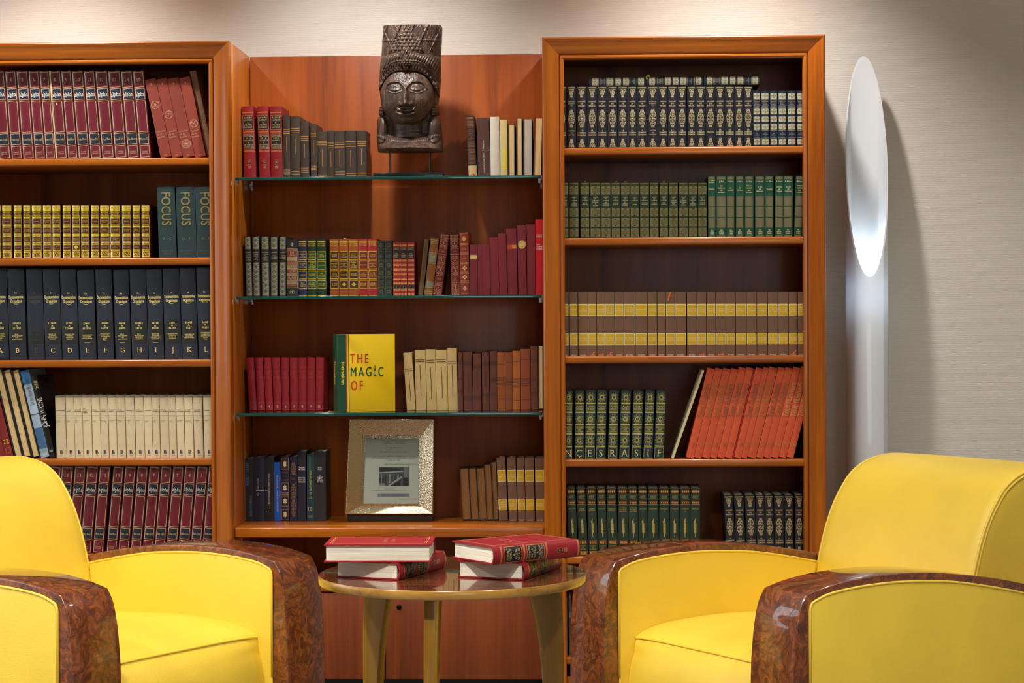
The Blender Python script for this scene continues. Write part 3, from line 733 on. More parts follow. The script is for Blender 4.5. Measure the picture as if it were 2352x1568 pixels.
SINGLE = ('title_label', 'label_field', 'tape', 'sticker', 'cover_picture')      # each of these is a part of its own
class Dec:
    def __init__(s, w, h, b): s.w, s.h, s.b, s.p = w, h, b, {}
    def add(s, name, mat, V, F, lift):
        key = (name, mat.name, len(s.p) if name in SINGLE else 0)
        d = s.p.setdefault(key, [[], [], mat]); n = len(d[0])
        d[0] += [(u, s.b * (2 * u / s.w) ** 2 - lift, v) for u, v in V]; d[1] += [tuple(i + n for i in f) for f in F]
    def rect(s, u0, u1, v0, v1, mat, name='gilding', lift=.0005):
        """u in -1..1 across the spine, v in 0..1 down from the head"""
        u0, u1 = u0 * s.w / 2, u1 * s.w / 2; z0, z1 = s.h * (1 - v1), s.h * (1 - v0)
        n = 1 if s.b < 1e-4 else max(1, int(math.ceil(7 * (u1 - u0) / s.w)))
        V = []; F = []
        for i in range(n + 1):
            u = u0 + (u1 - u0) * i / n; V += [(u, z0), (u, z1)]
        for i in range(n): F.append((2 * i, 2 * i + 2, 2 * i + 3, 2 * i + 1))
        s.add(name, mat, V, F, lift)
    def frame(s, u0, u1, v0, v1, th, mat, name='gilding', lift=.0006):
        tu = th / (s.w / 2); tv = th / s.h
        s.rect(u0, u1, v0, v0 + tv, mat, name, lift); s.rect(u0, u1, v1 - tv, v1, mat, name, lift)
        s.rect(u0, u0 + tu, v0, v1, mat, name, lift); s.rect(u1 - tu, u1, v0, v1, mat, name, lift)
    def line(s, v, th, mat, u0=-.92, u1=.92, lift=.0006):
        tv = th / s.h / 2; s.rect(u0, u1, v - tv, v + tv, mat, 'gilding', lift)
    def text(s, txt, v, ch, mat, u=0.0, maxw=1.75, rot=0, serif=1, bold=0, lead=1.5, sp=0.0, wide=1.0, align=0, name='lettering', lift=.0009):
        """lines parted by '\\n', centred at (u, v); ch = capital height as a share of the book's height"""
        lines = txt.split('\n'); c = ch * s.h
        for i, l in enumerate(lines):
            V, F, w = text_line(l, bold, serif, sp)
            if not len(V): continue
            kx = c * wide; lim = maxw * s.w / 2 if rot in (0, 180) else maxw * s.h
            if w * kx > lim: kx = lim / w
            q = V * np.array([kx, c]); off = -(i - (len(lines) - 1) / 2) * c * lead
            if align: q[:, 0] -= q[:, 0].min() if align < 0 else q[:, 0].max()
            q[:, 1] += off
            if rot: 
                a = R(rot); q = q @ np.array([[math.cos(a), math.sin(a)], [-math.sin(a), math.cos(a)]])
            q = q + np.array([u * s.w / 2, s.h * (1 - v)])
            s.add(name, mat, [tuple(x) for x in q], F, lift)
    def poly(s, pts, mat, name='gilding', lift=.0007):
        s.add(name, mat, pts, [tuple(range(len(pts)))], lift)
    def P(s, u, v): return (u * s.w / 2, s.h * (1 - v))
    def ribbon(s, pts, th, mat, name='gilding', lift=.0007, closed=False):
        V = []; F = []; N = len(pts)
        for i, p in enumerate(pts):
            a = pts[(i - 1) % N] if closed or i else p; c = pts[(i + 1) % N] if closed or i < N - 1 else p
            dx, dy = c[0] - a[0], c[1] - a[1]; L = math.hypot(dx, dy) or 1; nx, ny = -dy / L * th / 2, dx / L * th / 2
            V += [(p[0] + nx, p[1] + ny), (p[0] - nx, p[1] - ny)]
        for i in range(N if closed else N - 1):
            j = (i + 1) % N; F.append((2 * i, 2 * i + 1, 2 * j + 1, 2 * j))
        s.add(name, mat, V, F, lift)
    def ring(s, c, r, th, mat, n=12, **k):
        s.ribbon([(c[0] + r * math.cos(2 * math.pi * i / n), c[1] + r * math.sin(2 * math.pi * i / n)) for i in range(n)], th, mat, closed=True, **k)
    def disc(s, c, r, mat, n=12, **k):
        s.poly([(c[0] + r * math.cos(2 * math.pi * i / n), c[1] + r * math.sin(2 * math.pi * i / n)) for i in range(n)], mat, **k)
    def diamond(s, c, rx, rz, mat, **k): s.poly([(c[0], c[1] - rz), (c[0] + rx, c[1]), (c[0], c[1] + rz), (c[0] - rx, c[1])], mat, **k)
    def curl(s, c, r, a0, turn, th, mat, n=9, **k):
        s.ribbon([(c[0] + r * (1 - .7 * i / n) * math.cos(a0 + turn * i / n), c[1] + r * (1 - .7 * i / n) * math.sin(a0 + turn * i / n)) for i in range(n + 1)], th, mat, **k)
    def build(s, parent):
        for (name, _, _), (V, F, m) in s.p.items():
            o = part(name, V, F, m, parent)
            if name in ('gilding', 'lettering', 'emblem', 'scuff'): o['kind'] = 'stuff'    # fine print and tooling, too small to pick apart

def lens(d, v0, v1, hw, mat, kind=0):
    """scrollwork: kind 0 a full almond, 1 wide at the head and narrow at the foot, 2 the reverse"""
    c0 = d.P(0, v1); c1 = d.P(0, v0); H = c1[1] - c0[1]; W = hw * d.w / 2; th = .00085
    n = 9 if kind == 0 else 6
    prof = (lambda q: math.sin(math.pi * (.1 + .8 * q)) ** .9) if kind == 0 else ((lambda q: .22 + .78 * q ** .8) if kind == 1 else (lambda q: 1 - .78 * q ** 1.2))
    for s in (-1, 1):
        out = []
        for i in range(n + 1):
            q = i / n; x = W * prof(q); y = c0[1] + H * q
            out.append((s * x * .93, y))
            if i < n:
                r = min(H / n * .42, x * .3); sg = 1 if i % 2 else -1
                d.curl((s * x * .62, y + H / n * .5), r * 1.15, 0 if s > 0 else math.pi, s * sg * 5.2, th, mat)
                if x > W * .5: d.curl((s * x * .22, y + H / n * .5), r * .9, math.pi / 2, -s * sg * 4.6, th * .9, mat)
        d.ribbon(out, th, mat)
        if kind in (0, 2): d.ring((s * W * .24, c1[1] + H * .02), W * .17, th, mat, 9)
        if kind in (0, 1): d.ring((s * W * .24, c0[1] - H * .02), W * .17, th, mat, 9)
    d.ribbon([(0, c0[1]), (0, c1[1])], th * .8, mat)
    if kind == 0: d.diamond((0, (c0[1] + c1[1]) / 2), W * .22, W * .3, mat)
def tile(d, v0, v1, hw, gold, dark, kind=0):
    """a gilt panel with a dark motif reserved on it"""
    d.rect(-hw, hw, v0, v1, gold)
    c = d.P(0, (v0 + v1) / 2); W = hw * d.w / 2 * .9; H = (v1 - v0) * d.h / 2 * .9; th = .0009
    if kind == 0:                                   # lattice with curls
        for s in (-1, 1):
            d.ribbon([(c[0] - W, c[1] - s * H), (c[0] + W, c[1] + s * H)], th, dark)
            d.curl((c[0] + s * W * .62, c[1]), W * .3, 0, 6, th, dark); d.curl((c[0], c[1] + s * H * .62), W * .3, 0, 6, th, dark)
        d.diamond(c, W * .3, H * .3, dark); d.diamond(c, W * .16, H * .16, gold, lift=.0009)
    elif kind == 1:                                 # wreath
        d.ring(c, W * .42, th * 1.3, dark, 14)
        for a in range(8):
            q = a * math.pi / 4 + .39; d.curl((c[0] + W * .72 * math.cos(q), c[1] + H * .72 * math.sin(q)), W * .2, q, 5, th * 1.2, dark, 6)
        d.diamond(c, W * .2, H * .16, dark); d.disc(c, W * .08, gold, 6, lift=.0009)
        for s in (-1, 1): d.poly([(c[0] - W * .25, c[1] + s * H * .95), (c[0] + W * .25, c[1] + s * H * .95), (c[0] + W * .12, c[1] + s * H * .72), (c[0] - W * .12, c[1] + s * H * .72)], dark)
    elif kind == 2:                                 # chain of roundels
        k = max(1, int(round(H / W)))
        for i in range(k):
            y = c[1] - H + (2 * i + 1) * H / k
            d.ring((c[0], y), W * .48, th * 1.6, dark, 12); d.disc((c[0], y), W * .2, dark, 8)
            for s in (-1, 1): d.curl((c[0] + s * W * .78, y + H / k * .8), W * .24, 0, 5, th * 1.2, dark, 6); d.disc((c[0] + s * W * .82, y), W * .13, dark, 6)
def sun(d, vc, hw, hv, gold, dark, mark=None):
    c = d.P(0, vc); W = hw * d.w / 2; H = hv * d.h
    for i in range(20):
        a = 2 * math.pi * i / 20 + .15; l = .98 if i % 2 else .74
        kx = 1.25 if abs(math.cos(a)) * abs(math.sin(a)) > .3 else 1
        d.poly([(c[0] + W * .42 * math.cos(a - .1), c[1] + H * .42 * math.sin(a - .1)), (c[0] + W * l * kx * math.cos(a), c[1] + H * l * kx * math.sin(a)), (c[0] + W * .42 * math.cos(a + .1), c[1] + H * .42 * math.sin(a + .1))], gold)
        if i % 2: d.ring((c[0] + W * .9 * math.cos(a + .15), c[1] + H * .9 * math.sin(a + .15)), W * .07, .0006, gold, 6)
    d.ring(c, W * .40, .0016, gold, 16)
    d.disc(c, W * .30, dark, 12)
    if mark: d.text(mark, vc, hv * .30, gold, maxw=hw * .5)

# ------------------------------------------------------------------ the book itself
PAGE_W = pages('pages_white', (232, 226, 208), (196, 188, 166))
PAGE_C = pages('pages_cream', (226, 196, 140), (192, 158, 100))
PAGE_G = pages('pages_grey', (196, 190, 178), (160, 152, 140))
PAGE_O = pages('pages_old', (140, 96, 46), (84, 54, 24))
ORD = 'first second third fourth fifth sixth seventh eighth ninth tenth eleventh twelfth thirteenth fourteenth fifteenth sixteenth seventeenth eighteenth nineteenth twentieth twenty-first twenty-second twenty-third twenty-fourth twenty-fifth twenty-sixth'.split()

def book_mesh(root, w, h, D, b, cover, page, t=.0025, reverse=False, inset=.003):
    n = 10 if b > 1e-4 else 1
    arc = [(-w / 2 + w * i / n, b * (2 * i / n - 1) ** 2) for i in range(n + 1)]
    if reverse:                                      # fore-edge to the front: boards and spine turned round
        arc = [(x, D - y) for x, y in arc]; outer = [(-w / 2, 0)] + arc + [(w / 2, 0)]
        inner = [(-w / 2 + t, 0)] + [(x * (1 - 2 * t / w), y - t) for x, y in arc] + [(w / 2 - t, 0)]
        py0, py1 = inset, D - b - t - .001
    else:
        outer = [(-w / 2, D)] + arc + [(w / 2, D)]
        inner = [(-w / 2 + t, D)] + [(x * (1 - 2 * t / w), y + t) for x, y in arc] + [(w / 2 - t, D)]
        py0, py1 = b + t + .001, D - inset
    V = []; F = []; m = len(outer)
    for z in (0, h):
        V += [(x, y, z) for x, y in outer] + [(x, y, z) for x, y in inner]
    for i in range(m - 1):
        F += [(i, i + 1, 2 * m + i + 1, 2 * m + i), (m + i + 1, m + i, 3 * m + i, 3 * m + i + 1), (2 * m + i, 2 * m + i + 1, 3 * m + i + 1, 3 * m + i), (i + 1, i, m + i, m + i + 1)]
    F += [(0, 2 * m, 3 * m, m), (m - 1, 2 * m - 1, 4 * m - 1, 3 * m - 1)]
    c = part('cover', V, F, cover, root)
    x0, x1, z0, z1 = -w / 2 + t, w / 2 - t, inset, h - inset
    part('page_block', [(x0, py0, z0), (x1, py0, z0), (x1, py1, z0), (x0, py1, z0), (x0, py0, z1), (x1, py0, z1), (x1, py1, z1), (x0, py1, z1)],
         [(0, 3, 2, 1), (4, 5, 6, 7), (0, 1, 5, 4), (1, 2, 6, 5), (2, 3, 7, 6), (3, 0, 4, 7)], page, root)
    return c

def put_book(name, label, group, xl, xr, yt, yb, Y, zs, lean, cover, style=None, round_=.12, D=.16, page=PAGE_W, reverse=False, t=.0025, tilt=None, side=None, **kw):
    """xl, xr: photo x of the spine's foot; yt, yb: photo y of head and foot; lean: sideways shift per height (+ = head to the right)"""
    a = math.atan(lean); X0, X1 = XY(xl, yb, Y), XY(xr, yb, Y)
    w = (X1 - X0) * math.cos(a); xm = (xl + xr) / 2 + lean * (yb - yt)
    h = (ZY(xm, yt, Y) - zs) / math.cos(a) - (abs(math.sin(a)) * w / 2 if abs(a) > .03 else 0)
    r = bpy.data.objects.new(name, None); COL.objects.link(r); r.empty_display_size = .02
    tag(r, label, 'book', group)
    px = X1 if a > 0 else X0; s = w / 2 if a > 0 else -w / 2
    r.location = (px - s * math.cos(a), Y, zs + .0004 + abs(s * math.sin(a)))
    r.rotation_euler = (0, a, 0)
    b = min(w * round_, .008)
    book_mesh(r, w, h, D, b, cover, page, t, reverse)
    if style:
        d = Dec(w, h, 0 if reverse else b); style(d, **kw); d.build(r)
    return r, w, h

YC = .045                                            # where the spines stand in the framed cases
def row(name, items, desc, where, group, cover, style, yt, yb, zs, Y=YC, lean=0.0, D=.17, round_=.12, page=PAGE_W, names=None):
    """items: (xl, xr, kwargs); desc may be a function of (index, kwargs)"""
    out = []
    for i, it in enumerate(items):
        xl, xr = it[0], it[1]; kw = dict(it[2]) if len(it) > 2 else {}
        lb = desc(i, kw) if callable(desc) else f'{desc}, {ORD[i]} from left {where}'
        cv = kw.pop('cover', cover); st = kw.pop('style', style); y1 = kw.pop('yt', yt); y2 = kw.pop('yb', yb); ln = kw.pop('lean', lean)
        ro = kw.pop('round_', round_); pg = kw.pop('page', page); dd = kw.pop('D', D); YY = kw.pop('Y', Y); rv = kw.pop('reverse', False); kw.pop('mark', None); gr = kw.pop('group', group)
        nm = kw.pop('name', name)
        out.append(put_book(nm, lb, gr, xl, xr, y1, y2, YY, zs, ln, cv, st, ro, dd, pg, rv, **kw))
    return out
def strip(name, parent, pts, width, mat, up=(0, -1, 0)):
    """a narrow ribbon through 3-D points (bookmark ribbons)"""
    V = []; F = []
    P = [Vector(p) for p in pts]
    for i, p in enumerate(P):
        tg = (P[min(i + 1, len(P) - 1)] - P[max(i - 1, 0)]).normalized(); sd = tg.cross(Vector(up)).normalized() * width / 2
        V += [p + sd, p - sd]
    F = [(2 * i, 2 * i + 1, 2 * i + 3, 2 * i + 2) for i in range(len(P) - 1)]
    return part(name, V, F, mat, parent)
# ------------------------------------------------------------------ styles
def s_alpha(d, num, rng):
    g = GOLDP; t = .0011
    d.frame(-.84, .86, .015, .19, t, g); d.rect(-.84, .86, .203, .33, NAVYP, 'title_label', .0004); d.frame(-.84, .86, .203, .33, t, g)
    d.frame(-.84, .86, .345, .70, t, g); d.rect(-.84, .86, .715, .84, NAVYP, 'title_label', .0004); d.frame(-.84, .86, .715, .84, t, g)
    d.frame(-.84, .86, .856, .99, t, g)
    if num: d.text(num, .105, .034, g)
    d.text('alpha', .270, .044, WHITEP, maxw=1.5, wide=.95); d.text(rng, .78, .022, g, maxw=1.35); d.text('GRANGE\nBATELIERE', .935, .012, g, maxw=.95, lead=1.7)
def s_univers(d, num, em):
    p = col('print_clay', (196, 140, 112), rough=.6)
    d.text(num, .065, .032, p, serif=0); d.text("l'univers\nde la\nfamille", .705, .023, p, u=-.78, align=-1, maxw=1.5, serif=0, lead=1.55)
    c = d.P(0, em); r = d.w * .37
    d.ring(c, r, .0011, p, 22, name='emblem'); d.ring(c, r * .86, .0007, p, 22, name='emblem')
    k = {'2': 0, '3': 1, '6': 2, '4': 3}[num]
    if k == 0:
        for x, y in ((-.3, .25), (.3, .25), (-.3, -.2), (.3, -.2), (0, 0)): d.ring((c[0] + x * r, c[1] + y * r), r * .24, .0009, p, 8, name='emblem')
    elif k == 1:
        d.ribbon([(c[0], c[1] - r * .5), (c[0], c[1] + r * .5)], .001, p, name='emblem'); d.ribbon([(c[0] - r * .5, c[1] + r * .3), (c[0] + r * .5, c[1] + r * .3)], .001, p, name='emblem')
        for s in (-1, 1): d.ribbon([(c[0] + s * r * .5, c[1] + r * .3), (c[0] + s * r * .3, c[1] - r * .2), (c[0] + s * r * .7, c[1] - r * .2)], .0008, p, closed=True, name='emblem')
    elif k == 2:
        for i in range(14):
            a = 2 * math.pi * i / 14; d.ribbon([(c[0] + r * .3 * math.cos(a), c[1] + r * .3 * math.sin(a)), (c[0] + r * .72 * math.cos(a), c[1] + r * .72 * math.sin(a))], .0012, p, name='emblem')
        d.disc(c, r * .2, p, 10, name='emblem')
    else:
        for s in (-1, 1):
            d.ribbon([(c[0] - s * r * .45, c[1] - r * .45), (c[0] + s * r * .45, c[1] + r * .45)], .0013, p, name='emblem'); d.disc((c[0] + s * r * .42, c[1] + r * .42), r * .17, p, 8, name='emblem')
    d.text('EDMA', .975, .014, p, maxw=.6, serif=0)
def s_gilt_brown(d, titles, lozenge=False):
    g = GOLDY; dk = col('label_oxblood', (64, 26, 14), rough=.5)
    d.rect(-.9, .9, .01, .09, g); 
    for s in (-1, 0, 1): d.ring(d.P(s * .55, .05), d.w * .085, .0008, dk, 8, lift=.0009)
    for a, b in ((.10, .115), (.195, .212), (.222, .235), (.375, .39), (.40, .415), (.545, .56), (.57, .585), (.705, .72), (.73, .745), (.85, .865)): d.rect(-.9, .9, a, b, g)
    d.text('SELECTION\nDU LIVRE', .155, .022, g, maxw=1.6, lead=1.6, bold=1)
    for (a, b), tx in zip(((.25, .365), (.42, .535), (.59, .695), (.75, .845)), titles):
        d.frame(-.88, .88, a, b, .0009, g)
        if lozenge and a > .7: d.diamond(d.P(0, (a + b) / 2), d.w * .27, d.h * .042, g)
        else: d.text(tx, (a + b) / 2, .017, g, maxw=1.45, lead=1.55)
    d.rect(-.9, .9, .875, .985, g); d.rect(-.66, .66, .895, .965, dk, 'title_label', .0008)
    for s in (-1, 1): d.ring((s * d.w * .15, d.P(0, .93)[1]), d.w * .14, .001, g, 10, lift=.001)
    d.ribbon([d.P(-.55, .955), d.P(-.2, .91), d.P(.15, .95), d.P(.55, .905)], .001, g, lift=.001)
def s_focus(d, rng):
    g = col('gilt_tarnished', (132, 122, 72), rough=.45, metal=.2)
    d.text('FOCUS', .315, .125, g, rot=-90, maxw=.47, serif=0, wide=.92, bold=1); d.text(rng, .735, .033, g, maxw=1.1, serif=0, wide=1.1)
    q = col('print_teal', (70, 92, 70), rough=.5); d.text('ENCYCLOPEDIE\nBORDAS', .93, .019, q, maxw=1.35, serif=0, lead=2.3)
def s_docu(d, letter, a, b, lines, faded=False):
    g = col('gilt_faded', (74, 70, 60), rough=.6) if faded else col('gilt_light', (238, 216, 130), rough=.4, metal=.15)
    o = .16 if False else 0
    d.text('La', .262, .017, g, bold=1); d.text('Documentation', .308, .031, g, bold=1, maxw=1.72, wide=.62); d.text('Organique', .352, .031, g, bold=1, maxw=1.4, wide=.62)
    d.rect(-.22, .22, .383, .387, g)
    d.rect(-.99, .99, .575 if not faded else .69, .82, col('label_darknavy', (16, 20, 20), rough=.5), 'title_label', .0004)
    if faded: d.text(a + '\nA\n' + b, .75, .018, g, maxw=1.0, lead=1.6); 
    else:
        d.text(a + '\nA\n' + b, .625, .019, g, maxw=1.0, lead=1.55, bold=1); d.text(lines, .745, .0105, g, maxw=1.25, lead=1.7, bold=1)
        if letter in 'EGI': d.rect(-.35, .35, .812, .815, g)
    d.text(letter, .895, .052, g, bold=0)
def s_cream(d, a, b):
    k = col('print_navy', (30, 38, 64), rough=.6)
    d.rect(-1, 1, .006, .024, k, 'title_label')
    d.text(a, .235, .017, k, u=-.82, align=-1, serif=0, bold=1, maxw=1.7, lead=1.35); d.rect(-.95, .95, .3175, .3215, k)
    d.text(b, .405, .015, k, u=-.82, align=-1, serif=0, maxw=1.5, lead=1.35)
    if d.w > .0:
        c = d.P(.05, .905); q = d.h * .028
        d.poly([(c[0] - q * .75, c[1] - q), (c[0] - q * .25, c[1] - q), (c[0] - q * .25, c[1] + q * 1.2), (c[0] - q * .75, c[1] + q * 1.2)], k, 'emblem')
        d.ring((c[0] + q * .1, c[1] + q * .6), q * .38, q * .3, k, 10, name='emblem'); d.ring((c[0] + q * .3, c[1] - q * .5), q * .42, q * .32, k, 10, name='emblem')
        d.text('rombaldi', .962, .011, k, maxw=1.3, serif=0, bold=1)
def s_castelot(d, num, yr):
    g = col('gilt_red_band', (206, 132, 76), rough=.4, metal=.3); t = .0012
    for v in (.085, .345, .605, .98):
        for k in (-.0065, 0, .0065): d.line(v + k, .0010, g, -.96, .96)
    for a, b in ((.125, .315), (.38, .575)):
        d.rect(-.86, .86, a, b, BLACKP, 'title_label', .0004); d.frame(-.9, .9, a - .004, b + .004, .0010, g)
    d.text('ANDRÉ\nCASTELOT\n&\nALAIN\nDECAUX', .22, .021, GOLDP, maxw=1.35, lead=1.55)
    d.text('HISTOIRE\nDE LA\nFRANCE\n&\nDES FRANÇAIS\nAU JOUR LE JOUR', .478, .019, GOLDP, maxw=1.6, lead=1.55)
    d.rect(-.2, .2, .735, .785, BLACKP, 'title_label', .0004); d.frame(-.24, .24, .73, .79, .0009, g)
    d.text(num, .76, .025, GOLDP); d.text(yr, .825, .014, GOLDP, maxw=.6, lead=1.5)
def s_dark(d, vs, bar):
    for v in vs: d.line(v, .0020, GOLDB, -.95, .95)
    d.rect(-.045, .045, bar[0], bar[1], GOLDB)
def s_striped(d):
    g = col('gilt_brown', (150, 108, 72), rough=.5)
    for i in range(9): d.line(.03 + .019 * i, .0011, g, -.75, .8)
    for i in range(19): d.line(.42 + .019 * i, .0011, g, -.75, .8)
    d.text('GUY\nDES CARS', .235, .016, g, maxw=1.3, lead=1.7); d.line(.285, .0009, g, -.3, .3); d.text('LA\nMAUDITE', .355, .018, g, maxw=1.5, lead=1.7)
    d.rect(-.98, .98, .795, 1.0, col('tape_yellow', (206, 176, 120), rough=.4), 'tape', .0011)
    d.disc(d.P(.1, .965), d.w * .3, col('sticker_red', (206, 78, 40), rough=.5), 14, name='sticker', lift=.0014)
def s_eva(d):
    d.text('Eva Edwards', .445, .125 * .14, WHITEP, rot=90 - 180, u=.05, serif=1, maxw=.2); d.line(.535, .0011, WHITEP, -.2, .95)
    d.text("L'enfant de tous les silences", .745, .125 * .14, WHITEP, rot=-90, u=.05, maxw=.36)
def s_yellowprint(d):
    y = col('print_yellow', (228, 208, 30), rough=.5); d.rect(-.1, .66, .50, .85, y, 'title_label', .0004)
    d.text('marcel haedrich', .675, .02, col('print_cream', (238, 224, 130), rough=.6), rot=90, u=.28, maxw=.3)
def s_chain(d, tx):
    g = col('gilt_grey', (150, 146, 122), rough=.42, metal=.25); dk = col('ground_black', (22, 24, 28), rough=.5)
    tile(d, .01, .21, .78, g, dk, 2); tile(d, .435, .985, .78, g, dk, 2)
    d.text('PIERRE BENOIT', .27, .011, GOLDP, maxw=1.6); d.text(tx, .345, .013, GOLDP, maxw=1.6, lead=1.9)
def s_selbig(d):
    rd = col('label_rust', (122, 40, 34), rough=.5); bg = col('label_sand', (150, 130, 96), rough=.5); g = GOLDP
    d.rect(-.97, .97, .145, .855, bg, 'title_label', .0003)
    for (a, b), tx, ch in zip(((.15, .31), (.375, .46), (.505, .59), (.635, .72), (.765, .85)), ('SELECTION\nDU\nLIVRE', 'SUR LA ROUTE\nDE BOSTON', 'LES CENDRES\nDE LYRA', 'LA LANDE\nSANS ETOILES', 'LA SOURCE'), (.03, .02, .02, .02, .02)):
        d.rect(-.95, .95, a, b, rd, 'title_label', .0006); d.frame(-.97, .97, a, b, .0008, g, lift=.0008); d.text(tx, (a + b) / 2, ch, g, maxw=1.6, lead=1.5, lift=.0012)
    for i in range(9): d.disc(d.P(-.85 + .2125 * i, .343), d.w * .045, col('label_cream', (226, 204, 150), rough=.5), 8, lift=.0008)
    d.curl(d.P(0, .085), d.w * .14, 0, 8, .0012, g); d.ribbon([d.P(0, .05), d.P(.05, .12)], .001, g)
    for s in (-1, 1): d.ring((s * d.w * .1, d.P(0, .925)[1]), d.w * .13, .0012, g, 12)
def s_selec(d, panel, titles, lozenge=False):
    g = GOLDY
    d.rect(-.86, .86, .03, .047, g); d.text('SELECTION\nDU LIVRE', .097, .024, g, maxw=1.55, lead=1.5, bold=1)
    for k, tx in enumerate(titles):
        a = .225 + .168 * k; d.rect(-.85, .85, a, a + .13, panel, 'title_label', .0004); d.frame(-.9, .9, a - .003, a + .133, .0009, g)
        d.rect(-.9, .9, a - .012, a + .001, g); d.rect(-.9, .9, a + .128, a + .141, g)
        if lozenge and k == 3: d.diamond(d.P(0, a + .065), d.w * .25, d.h * .036, g)
        else: d.text(tx, a + .065, .019, g, maxw=1.35, lead=1.5, bold=1)
    d.rect(-.86, .86, .985, .998, g)
def s_starbox(d, a, b):
    g = GOLDG; dk = col('ground_black', (22, 24, 28), rough=.5)
    for v in (.015, .16, .20, .355, .375, .66, .68, .84, .855): d.line(v, .0009, g)
    for v0, v1 in ((.02, .155), (.38, .515), (.52, .655), (.86, .985)):
        c = d.P(0, (v0 + v1) / 2); W, H = d.w * .44, (v1 - v0) * d.h / 2
        for s in (-1, 1): d.ribbon([(c[0] - W, c[1] - s * H), (c[0] + W, c[1] + s * H)], .001, g)
        for r_ in (.62, .36): d.ribbon([(c[0], c[1] - H * r_), (c[0] + W * r_ * 1.1, c[1]), (c[0], c[1] + H * r_), (c[0] - W * r_ * 1.1, c[1])], .001, g, closed=True)
        for q in range(8): d.ring((c[0] + W * .55 * math.cos(q * .785), c[1] + H * .5 * math.sin(q * .785)), W * .13, .0008, g, 7)
    d.text(a, .28, .018, g, maxw=1.35, lead=1.7); d.text(b, .76, .017, g, maxw=1.5, lead=1.7)
def s_redgold(d, num):
    g = col('gilt_salmon', (232, 172, 92), rough=.4, metal=.25)
    for v in (.06, .345, .425, .51, .60, .685, .765, .885, .975):
        d.rect(-.85, .9, v - .017, v + .017, g)
        for i in range(4): d.disc(d.P(-.6 + .42 * i, v - .006), d.w * .07, col('cover_scarlet', (158, 20, 22), rough=.42), 6, lift=.0008)
    d.rect(-.85, .9, .095, .31, BLACKP, 'title_label', .0006); d.rect(-.85, .9, .795, .865, BLACKP, 'title_label', .0006)
    d.text('ALEXANDRE\nDUMAS', .125, .018, GOLDP, maxw=1.5, lead=1.5); d.text('LES\nQUARANTE\nCINQ', .245, .02, GOLDP, maxw=1.3, lead=1.6); d.text(num, .83, .028, GOLDP)
def s_brownthin(d): d.text('LE BARON ARLEQUIN ITALIENNE', .42, .026, col('print_umber', (66, 46, 24), rough=.6), rot=90, maxw=.62, u=.1)
def s_mustard(d):
    g = GOLDP; gy = col('label_greygreen', (132, 134, 112), rough=.5)
    for i in range(5): d.ring(d.P(-.66 + .33 * i, .07), d.w * .06, .0008, g, 6); d.ring(d.P(-.66 + .33 * i, .97), d.w * .06, .0008, g, 6)
    for v in (.035, .10, .262, .445, .765, .86, .93): d.line(v, .0009, g)
    d.rect(-.82, .86, .275, .435, gy, 'title_label', .0004); d.rect(-.82, .82, .775, .85, gy, 'title_label', .0004)
    d.text('LE CHANT\nDU MONDE\n-\nJEAN GIONO', .355, .014, g, maxw=1.2, lead=1.7)
def s_scroll(d, a, b):
    g = col('gilt_rose', (222, 168, 120), rough=.4, metal=.25)
    for v in (.012, .022, .06, .23, .33, .68, .79, .955, .985): d.line(v, .0008, g)
    for v in (.042, .972):
        for i in range(5): d.diamond(d.P(-.7 + .35 * i, v), d.w * .05, d.h * .010, g)
    for v0, v1, n in ((.07, .225, 1), (.345, .67, 2), (.80, .95, 1)):
        for k in range(n):
            q0 = v0 + (v1 - v0) * k / n; q1 = v0 + (v1 - v0) * (k + 1) / n; c = d.P(0, (q0 + q1) / 2); W = d.w * .42; H = (q1 - q0) * d.h / 2
            for sx in (-1, 1):
                for sy in (-1, 1):
                    d.curl((c[0] + sx * W * .5, c[1] + sy * H * .52), W * .40, 0 if sx > 0 else math.pi, sx * sy * 6.5, .0010, g, 12)
                    d.curl((c[0] + sx * W * .85, c[1] + sy * H * .2), W * .17, 0, 5, .0008, g, 6); d.disc((c[0] + sx * W * .3, c[1] + sy * H * .88), W * .08, g, 6)
            d.ribbon([(c[0], c[1] - H * .9), (c[0], c[1] + H * .9)], .0009, g); d.diamond(c, W * .16, H * .2, g)
    d.text(a, .28, .012, g, maxw=.8); d.text(b, .735, .013, g, maxw=1.0, lead=1.6)
def s_quatre(d):
    g = col('gilt_rose2', (226, 176, 108), rough=.4, metal=.25)
    for v in (.008, .175, .20, .325, .35, .48, .50, .625, .65, .77, .80): d.line(v, .0008, g)
    for v in (.016, .188, .337, .49, .637, .785, .975):
        for i in range(9): d.disc(d.P(-.8 + .2 * i, v), d.w * .028, g, 6)
    for v in (.1, .565, .71, .885):
        for x, y in ((0, .022), (0, -.022), (.28, 0), (-.28, 0)): d.diamond(d.P(x, v + y), d.w * .12, d.h * .018, g)
    d.text('GEORGES\nBORDONOVE', .262, .013, g, maxw=1.0, lead=1.6); d.text('JOSEPH', .408, .014, g, maxw=.8)
def s_tape1(d): d.rect(-.96, .98, .20, .29, col('tape_tan', (188, 146, 88), rough=.35), 'tape'); d.rect(-.9, .9, .212, .275, col('paper_straw', (214, 188, 112), rough=.6), 'sticker', .0008)
def s_tape2(d): d.rect(-.96, .98, .245, .31, col('tape_red', (176, 72, 44), rough=.3), 'tape'); d.rect(.1, .96, .25, .30, col('paper_orange', (214, 136, 50), rough=.6), 'sticker', .0008)
